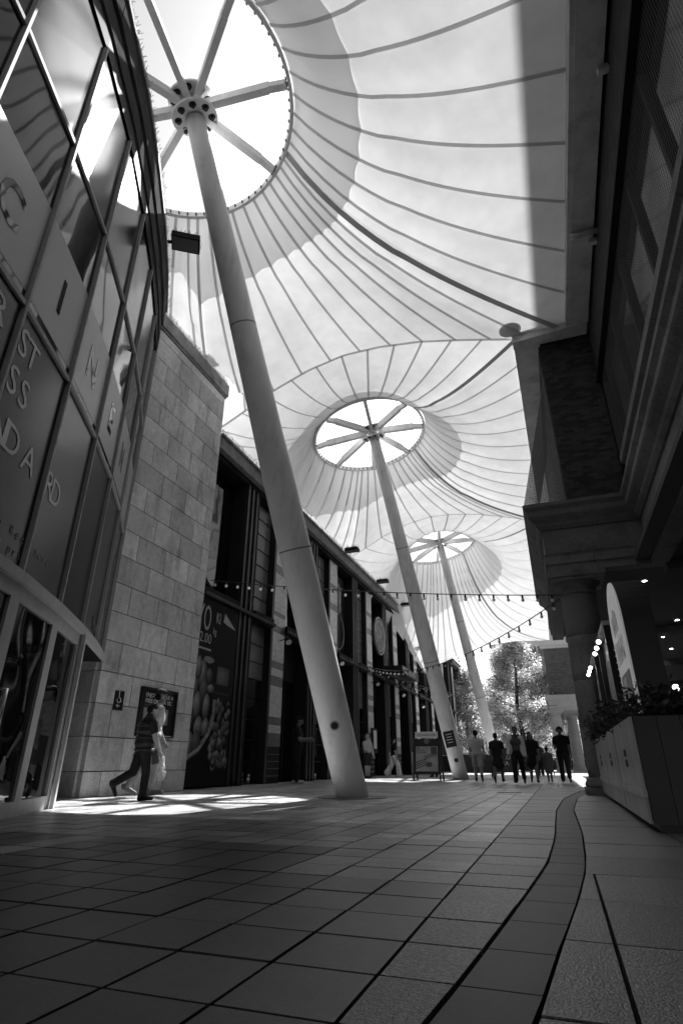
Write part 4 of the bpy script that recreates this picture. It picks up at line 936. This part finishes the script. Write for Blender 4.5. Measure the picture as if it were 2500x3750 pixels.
def d2(e, on, up):
    for s_, z in (('ONE', .95), ('POLLO', .72), ('PIZZA', .49)): text('lettering', s_, on(-.38, z), (1, 0, 0), up, .24, letter_m, e)
aboard(-2.4, 27.5, .95, 1.2, 'black chalk A-frame sign with three lines of lettering behind the walkers', draw=d2)
def d3(e, on, up):
    for s_, z in (('LU', 1.2), ('WI', .98)): text('lettering', s_, on(-.12, z * .8), (1, 0, 0), up, .2, letter_m, e)
    MB().add([on(-.27, .25), on(.27, .25), on(.27, .7), on(-.27, .7)], [(0, 1, 2, 3)]).build('poster', mat('dim_poster', .05, .5, noise=[(6, .7)]), e)
aboard(.98, 15.0, .62, 1.1, 'dark poster A-frame sign leaning beside the round column', draw=d3)
def barrier(x, y, label, banner=None):
    e = empty('barrier_post', (x, y, 0), label, 'barrier', 'rope barriers by the restaurant doors')
    MB().lathe([(.17, 0), (.17, .02), (.03, .035), (.022, .05), (.022, .93), (.035, .94), (.035, .97), (.01, .99)], (x, y, 0), 16).build('post', alu_m, e, smooth=True)
    if banner: MB().box(x + .03, x + banner, y - .006, y + .006, .18, .9).build('banner', black_m, e); MB().bar((x, y, .92), (x + banner, y, .92), .025).build('rail', alu_m, e)
barrier(-7.0, 25.6, 'slim barrier post beside the pale trousers', 0); barrier(-6.5, 28.5, 'barrier post standing alone in front of the dark windows', 0)
barrier(-5.9, 25.2, 'barrier post with dark banner left of the A-frame sign', 1.2); barrier(-4.2, 26.5, 'barrier post with dark banner behind the second mast', 1.6); barrier(-6.2, 30.5, 'barrier with dark banner deep in the terrace', 2.2)
mn = empty('menu_case', (XF, 28, 0), 'lit glass menu case on the wall by the restaurant door', 'menu case'); MB().box(XF + .03, XF + .12, 27.0, 27.7, 1.0, 2.1).build('case', dark_m, mn); MB().box(XF + .121, XF + .125, 27.1, 27.6, 1.2, 2.0).build('sheet', letter_m, mn)
tb = MB(); t_ = empty('street_table', (-.7, 33, 0), 'dark cafe chair and frame standing far behind the woman in the dress', 'chair')
MB().box(-1.0, -.4, 32.8, 33.2, .42, .48).build('seat', black_m, t_); MB().box(-1.0, -.4, 33.18, 33.24, .5, .95).build('backrest', black_m, t_)
for sx in (-1.0, -.4):
    for sy in (32.82, 33.2): MB().bar((sx, sy, 0), (sx, sy, .45), .04).build('leg', black_m, t_)
gr = empty('drain_grating', (-1.1, 13.3, 0), 'small dark slotted drain grating in the paving', 'drain')
MB().box(-1.35, -.85, 13.2, 13.4, -.002, .004).build('frame', bolt_m, gr)
for k in range(9): MB().box(-1.33 + .054 * k, -1.305 + .054 * k, 13.22, 13.38, .004, .008).build('bar', black_m, gr)
# ------------------------------------------------------------------ people
skin_m = mat('skin', .3, .5, .3); PM = {}
def cloth(v, rough=.8, **k):
    key = (round(v, 3), rough)
    if key not in PM: PM[key] = mat('cloth_%d' % len(PM), v, rough, .15, noise=[(9, .18)], bump=(14, .35), **k)
    return PM[key]
eye_m = mat('eye_dark', .02, .3, .5)
def prim_mesh(prims):
    q = MB()
    for p in prims:
        if p[1] == 'c':
            _, _, a, b, ra, rb = p; a, b = V(a), V(b); d = b - a; L = max(d.length, 1e-5); d = d / L
            pts = []; rr = []
            for k in range(5): t = math.pi / 2 * (1 - k / 4); pts.append(a - d * ra * math.sin(t)); rr.append(max(ra * math.cos(t), 1e-4))
            for k in range(5): t = math.pi / 2 * k / 4; pts.append(b + d * rb * math.sin(t)); rr.append(max(rb * math.cos(t), 1e-4))
            q.tube(pts, rr, 14)
        else: q.sph(p[2], 1.0, 18, 12, p[3])
    return q
def pdist(p, X):
    if p[1] == 'c':
        a, b = np.array(p[2]), np.array(p[3]); d = b - a; t = np.clip((X - a) @ d / max(d @ d, 1e-9), 0, 1); return np.linalg.norm(X - a - t[:, None] * d, axis=1) - (p[4] + (p[5] - p[4]) * t)
    k = np.linalg.norm((X - np.array(p[2])) / np.array(p[3]), axis=1); return (k - 1) * min(p[3])
def remeshed(name, prims, mats, M, parent, voxel, smooth=4, label=None):
    """one continuous surface grown round the body's volumes; each face takes the material of the nearest volume"""
    me = prim_mesh(prims).mesh(name, None); o = bpy.data.objects.new(name, me); COL.objects.link(o)
    r = o.modifiers.new('r', 'REMESH'); r.mode = 'VOXEL'; r.voxel_size = voxel
    s_ = o.modifiers.new('s', 'SMOOTH'); s_.factor = .5; s_.iterations = smooth
    dg = bpy.context.evaluated_depsgraph_get(); nm = bpy.data.meshes.new_from_object(o.evaluated_get(dg)); bpy.data.objects.remove(o); nm.name = name
    tags = sorted({p[0] for p in prims}); nm.materials.clear()
    for t in tags: nm.materials.append(mats[t])
    if len(tags) > 1:
        X = np.empty(len(nm.polygons) * 3); nm.polygons.foreach_get('center', X); X = X.reshape(-1, 3); best = np.full(len(X), 1e9); idx = np.zeros(len(X), int)
        for p in prims:
            d = pdist(p, X); k = d < best; best[k] = d[k]; idx[k] = tags.index(p[0])
        nm.polygons.foreach_set('material_index', idx.astype(np.int32))
    nm.polygons.foreach_set('use_smooth', [True] * len(nm.polygons))
    return inst(name, nm, parent, M)
def limb(p, ang, L, out=0.0, s=1): return V(p) + V((s * math.sin(out) * math.cos(ang), math.sin(ang), -math.cos(ang) * math.cos(out))) * L
def person(x, y, rz, H, label, legs, arms, top='tee', topv=.5, bot='trousers', botv=.05, shoe=.03, hair=.02, hairlen=0, skinv=None, cap=None, head_turn=0.0, head_down=0.0, voxel=.013, lean=0.0, phones=False, vest=False, jacket=None):
    pr = []; A = lambda *a: pr.append(a)
    hipz = .5; sh = V((0, lean, .0)); feet = []
    for s, (h, k, f) in zip((1, -1), legs):
        hip = V((s * .058, 0, hipz)); kn = limb(hip, h, .24); an = limb(kn, k, .235); d = V((0, math.cos(f), -math.sin(f))); toe = an + d * .105 + V((s * .012, 0, -.022)); heel = an - d * .025 + V((0, 0, -.022))
        lt = 'bot' if bot in ('trousers', 'wide') else 'skin'
        A(lt, 'c', hip, kn, .068 if bot != 'wide' else .07, .05 if bot != 'wide' else .066); A(lt, 'c', kn, an, .048 if bot != 'wide' else .066, .028 if lt == 'skin' else (.042 if bot != 'wide' else .08))
        if lt == 'skin': A('skin', 'e', kn.lerp(an, .3) + V((0, -.008, 0)), (.034, .037, .06))
        if bot == 'shorts': A('bot', 'c', hip, hip.lerp(kn, .85), .07, .062)
        A('shoe', 'c', heel, toe, .027, .022); A('shoe', 'c', heel, heel + V((0, 0, .012)), .03, .03); feet.append(min(toe.z, heel.z) - .027)
    if bot in ('skirt', 'dress'):
        A('bot' if bot == 'skirt' else 'top', 'c', (0, 0, .53), (0, 0, .36), .1, .13); A('bot' if bot == 'skirt' else 'top', 'e', (0, 0, .33), (.142, .12, .045))
    A('bot' if bot not in ('dress',) else 'top', 'e', (0, 0, .53), (.108, .088, .08))
    A('top', 'e', (0, lean * .3, .6), (.106, .08, .11)); A('top', 'e', (0, lean * .7 - .003, .71), (.126, .088, .125)); A('top', 'c', (-.09, lean, .79), (.09, lean, .79), .044, .044); A('top', 'c', (0, lean, .83), (.1, lean, .797), .034, .036); A('top', 'c', (0, lean, .83), (-.1, lean, .797), .034, .036); A('top', 'e', (0, lean * .8 - .02, .765), (.118, .068, .07))
    if top in ('tee', 'jacket'): A('top', 'e', (0, 0, .545), (.118, .094, .065))
    if vest:
        A('vest', 'e', (0, 0, .58), (.134, .112, .12)); A('vest', 'e', (0, lean * .7, .71), (.138, .108, .125)); A('vest', 'c', (-.07, lean, .815), (.07, lean, .815), .05, .05)
        for k in range(5): A('vest', 'e', (0, lean * .3, .5 + .065 * k), (.14, .118, .026))
        A('vest', 'c', (0, lean, .83), (0, lean, .86), .046, .042)
    for s, (fl, el, out) in zip((1, -1), arms):
        sd = V((s * .118, lean, .783)); e = limb(sd, fl, .165, out, s); w_ = limb(e, el, .145, out * .5, s); dr = (w_ - e).normalized(); hd = w_ + dr * .035
        full = top in ('jacket', 'long'); A('top' if full else 'skin', 'c', sd, e, .044 if full else .038, .035 if full else .03)
        if not full: A('top', 'c', sd, sd.lerp(e, .55), .045, .044)
        A('top' if full else 'skin', 'c', e, w_, .034 if full else .029, .028 if full else .02)
        A('skin', 'c', w_, hd, .017, .019); sx = dr.cross(V((0, 1, 0))); sx = sx.normalized() if sx.length > .05 else V((1, 0, 0)); pn = dr.cross(sx)
        for k in range(4):
            b0 = hd + pn * (.012 * (k - 1.5)) + dr * .012; L = (.030, .036, .034, .026)[k]; m_ = b0 + dr * L * .6 + sx * s * -.003; A('skin', 'c', b0, m_, .0062, .0058); A('skin', 'c', m_, m_ + dr * L * .45 - sx * s * .009, .0058, .0048)
        tb = w_ + dr * .014 + pn * .018; A('skin', 'c', tb, tb + dr * .026 + pn * .012, .0075, .006)
    hc = V((0, lean * 1.15, 0)); Rm = Matrix.Translation((0, lean * 1.1, .875)) @ Matrix.Rotation(head_turn, 4, 'Z') @ Matrix.Rotation(-head_down, 4, 'X') @ Matrix.Translation((0, 0, -.875))
    hp = lambda a, b, c: (Rm @ V((a, b, c)))
    A('skin', 'c', (0, lean, .82), hp(0, .006, .885), .032, .03)
    A('skin', 'e', hp(0, .008, .94), (.046, .055, .06)); A('skin', 'e', hp(0, .028, .908), (.034, .034, .034)); A('skin', 'e', hp(0, .045, .893), (.016, .016, .012))
    A('skin', 'c', hp(0, .06, .94), hp(0, .072, .921), .007, .01); A('skin', 'c', hp(-.02, .054, .949), hp(.02, .054, .949), .009, .009)
    for s in (1, -1): A('skin', 'e', hp(s * .047, .004, .932), (.007, .015, .019)); A('eye', 'e', hp(s * .019, .06, .937), (.008, .007, .006))
    A('lip', 'c', hp(-.013, .06, .904), hp(.013, .06, .904), .006, .006)
    zmin = min(feet)
    M = Matrix.Rotation(rz, 4, 'Z') @ Matrix.Scale(H, 4) @ Matrix.Translation((0, 0, -zmin))
    e = empty('person', (x, y, 0), label, 'person'); Mw = Matrix.Translation((x, y, 0)) @ M
    sk = skin_m if skinv is None else cloth(skinv, .5)
    mats = {'skin': sk, 'top': cloth(topv), 'bot': cloth(botv), 'shoe': cloth(shoe, .5), 'vest': cloth(.022, .4), 'eye': eye_m, 'lip': cloth(.16, .5)}
    remeshed('body', pr, mats, Mw, e, voxel / H, 3)
    hm = cloth(hair * .6, .95); hpz = []
    if cap is None or hairlen:
        hpz = [('h', 'e', hp(0, -.004, .956), (.052, .058, .053)), ('h', 'e', hp(0, -.022, .935), (.05, .044, .052))]
        if hairlen: hpz += [('h', 'c', hp(0, -.035, .93), (0, lean - .05, .93 - hairlen), .042, .05), ('h', 'c', hp(-.035, -.012, .94), hp(-.045, -.005, .94 - hairlen * .8), .02, .024), ('h', 'c', hp(.035, -.012, .94), hp(.045, -.005, .94 - hairlen * .8), .02, .024)]
        remeshed('hair', hpz, {'h': hm}, Mw, e, .012 / H, 2)
    if cap is not None:
        remeshed('hair', [('h', 'e', hp(0, -.02, .925), (.049, .042, .04))], {'h': hm}, Mw, e, .012 / H, 2)
        remeshed('cap', [('k', 'e', hp(0, .002, .965), (.054, .062, .045)), ('k', 'c', hp(-.022, .06, .965), hp(-.016, .105, .955), .012, .006), ('k', 'c', hp(.022, .06, .965), hp(.016, .105, .955), .012, .006), ('k', 'c', hp(0, .06, .966), hp(0, .115, .955), .012, .006)], {'k': cloth(cap)}, Mw, e, .009 / H, 2)
    if phones:
        q = MB(); q.tube([Mw @ hp(.056 * math.cos(t), 0, .94 + .07 * math.sin(t)) for t in [math.pi * k / 12 for k in range(13)]], .012, 8)
        for s in (1, -1): q.tube([Mw @ hp(s * .045, 0, .935), Mw @ hp(s * .068, 0, .935)], .042, 14)
        q.build('headphones', cloth(.06, .4), e)
    if jacket is not None:
        jp = []
        for s in (1, -1): jp += [('j', 'c', (s * .075, lean * .7, .79), (s * .085, 0, .5), .05, .055), ('j', 'c', (s * .03, -.055, .78), (s * .05, -.06, .5), .045, .045)]
        for s, (fl, el, out) in zip((1, -1), arms):
            sd = V((s * .118, lean, .783)); e1 = limb(sd, fl, .165, out, s); w1 = limb(e1, el, .145, out * .5, s); jp += [('j', 'c', sd, e1, .048, .042), ('j', 'c', e1, w1, .041, .034)]
        remeshed('jacket', jp, {'j': cloth(jacket)}, Mw, e, .012 / H, 2)
    return e, Mw
D = R_
walk = ((D(24), D(6), D(0)), (D(-14), D(-38), D(35))); walk2 = ((D(-18), D(-42), D(40)), (D(20), D(8), D(0))); stand = ((D(3), D(0), D(0)), (D(-4), D(-3), D(0)))
swing = ((D(-22), D(-8), D(8)), (D(20), D(38), D(8))); rest = ((D(4), D(14), D(7)), (D(-4), D(10), D(7))); phone = ((D(20), D(95), D(4)), (D(18), D(90), D(4)))
person(-7.22, 9.4, D(-44), 1.82, 'man in pale T-shirt and dark cap walking past the cinema poster', ((D(10), D(0), D(0)), (D(-12), D(-32), D(28))), ((D(-15), D(5), D(6)), (D(12), D(30), D(6))), topv=.4, bot='shorts', botv=.05, shoe=.1, cap=.03, voxel=.009, skinv=.2, lean=.035)
boy, Mb = person(-6.5, 8.3, D(-28), 1.46, 'boy in a dark padded vest and trousers striding with a carrier bag', ((D(8), D(-2), D(0)), (D(-16), D(-62), D(62))), ((D(14), D(24), D(10)), (D(-16), D(0), D(6))), topv=.02, botv=.02, shoe=.012, vest=True, head_down=D(22), voxel=.009, lean=.012)
hand = Mb @ (limb(limb(V((.13, .012, .795)), D(14), .165, D(10), 1), D(24), .2, D(5), 1))
zs = 0
bag = MB(); n = 8; mz = 10; rd = random.Random(5); vs = []; fs = []
for i in range(mz + 1):
    t = i / mz; wv = .03 + .095 * min(1, t * 1.8) * (1 - .25 * max(0, t - .75) * 4 * .5); dv = .012 + .05 * min(1, t * 1.6)
    for k in range(16):
        a_ = 2 * math.pi * k / 16; p = V((dv * math.cos(a_), wv * math.sin(a_), -.36 * t)) + V((rd.gauss(0, .006), rd.gauss(0, .008), rd.gauss(0, .006))) * (t > 0)
        vs.append(hand + Matrix.Rotation(D(25), 3, 'Z') @ p + V((0.03, 0.02, -.03)))
for i in range(mz):
    for k in range(16): fs.append((i * 16 + k, i * 16 + (k + 1) % 16, (i + 1) * 16 + (k + 1) % 16, (i + 1) * 16 + k))
fs.append(tuple(range(mz * 16, mz * 16 + 16)))
bo = MB().add(vs, fs).build('carrier_bag', mat('plastic_bag', .6, .4, .3, trans=.3, bump=(12, .6)), None, label='pale plastic carrier bag hanging from the boy\'s hand', cat='bag')
person(-7.55, 16.9, D(-75), 1.86, 'person in dark clothes and pale shoes looking at a phone by the shop door', stand, phone, topv=.015, botv=.015, shoe=.45, hair=.03, head_down=D(20), skinv=.14)
person(-2.62, 20.7, D(8), 1.56, 'man in pale polo shirt and light shorts walking away beside the second mast', walk2, swing, topv=.42, bot='shorts', botv=.3, shoe=.02, skinv=.2)
person(-1.85, 19.5, D(-4), 1.4, 'woman in dark top and skirt walking away with hair tied up', walk, rest, topv=.02, bot='skirt', botv=.02, shoe=.02, skinv=.12)
person(-1.19, 18.7, D(176), 1.53, 'woman in open pale jacket and dark trousers walking towards the viewer', walk, ((D(6), D(40), D(8)), (D(0), D(8), D(8))), top='long', topv=.06, botv=.015, jacket=.5, shoe=.02, hair=.02, skinv=.13)
person(-.82, 19.9, D(183), 1.43, 'woman with long dark hair in a short black dress', walk2, rest, topv=.012, bot='dress', shoe=.02, hairlen=.13, head_turn=D(15), skinv=.14)
person(-.38, 20.3, D(5), 1.0, 'small child in a grey smock walking beside the woman in the black dress', walk, rest, topv=.12, bot='dress', shoe=.03, hair=.015, skinv=.1)
person(.1, 20.2, D(178), 1.58, 'man in black T-shirt wearing headphones and looking at his phone', walk, ((D(12), D(80), D(6)), (D(4), D(12), D(8))), topv=.008, botv=.01, shoe=.015, phones=True, head_down=D(18), skinv=.1)
person(-2.0, 29.5, D(0), 1.5, 'person in dark skirt seen between the walkers', walk2, rest, topv=.08, bot='skirt', botv=.02, shoe=.02, hairlen=.08, voxel=.02)
person(-7.6, 24.2, D(-120), 1.66, 'fair-haired person with bags standing at the restaurant door', stand, ((D(20), D(70), D(10)), (D(10), D(20), D(8))), top='long', topv=.3, bot='shorts', botv=.02, hair=.3, voxel=.018)
person(-7.2, 27.0, D(-60), 1.6, 'person in dark top and wide white trousers by the barrier posts', walk, rest, topv=.015, bot='wide', botv=.75, shoe=.3, hair=.03, voxel=.018)
person(-5.25, 26.4, D(170), 1.6, 'person with dark hair standing half hidden behind the A-frame sign', stand, rest, topv=.03, botv=.02, voxel=.02)
person(-.95, 31.0, D(180), 1.5, 'pale-haired person far behind the child in the smock', stand, rest, topv=.05, botv=.02, hair=.4, voxel=.022)
#@@NEXT
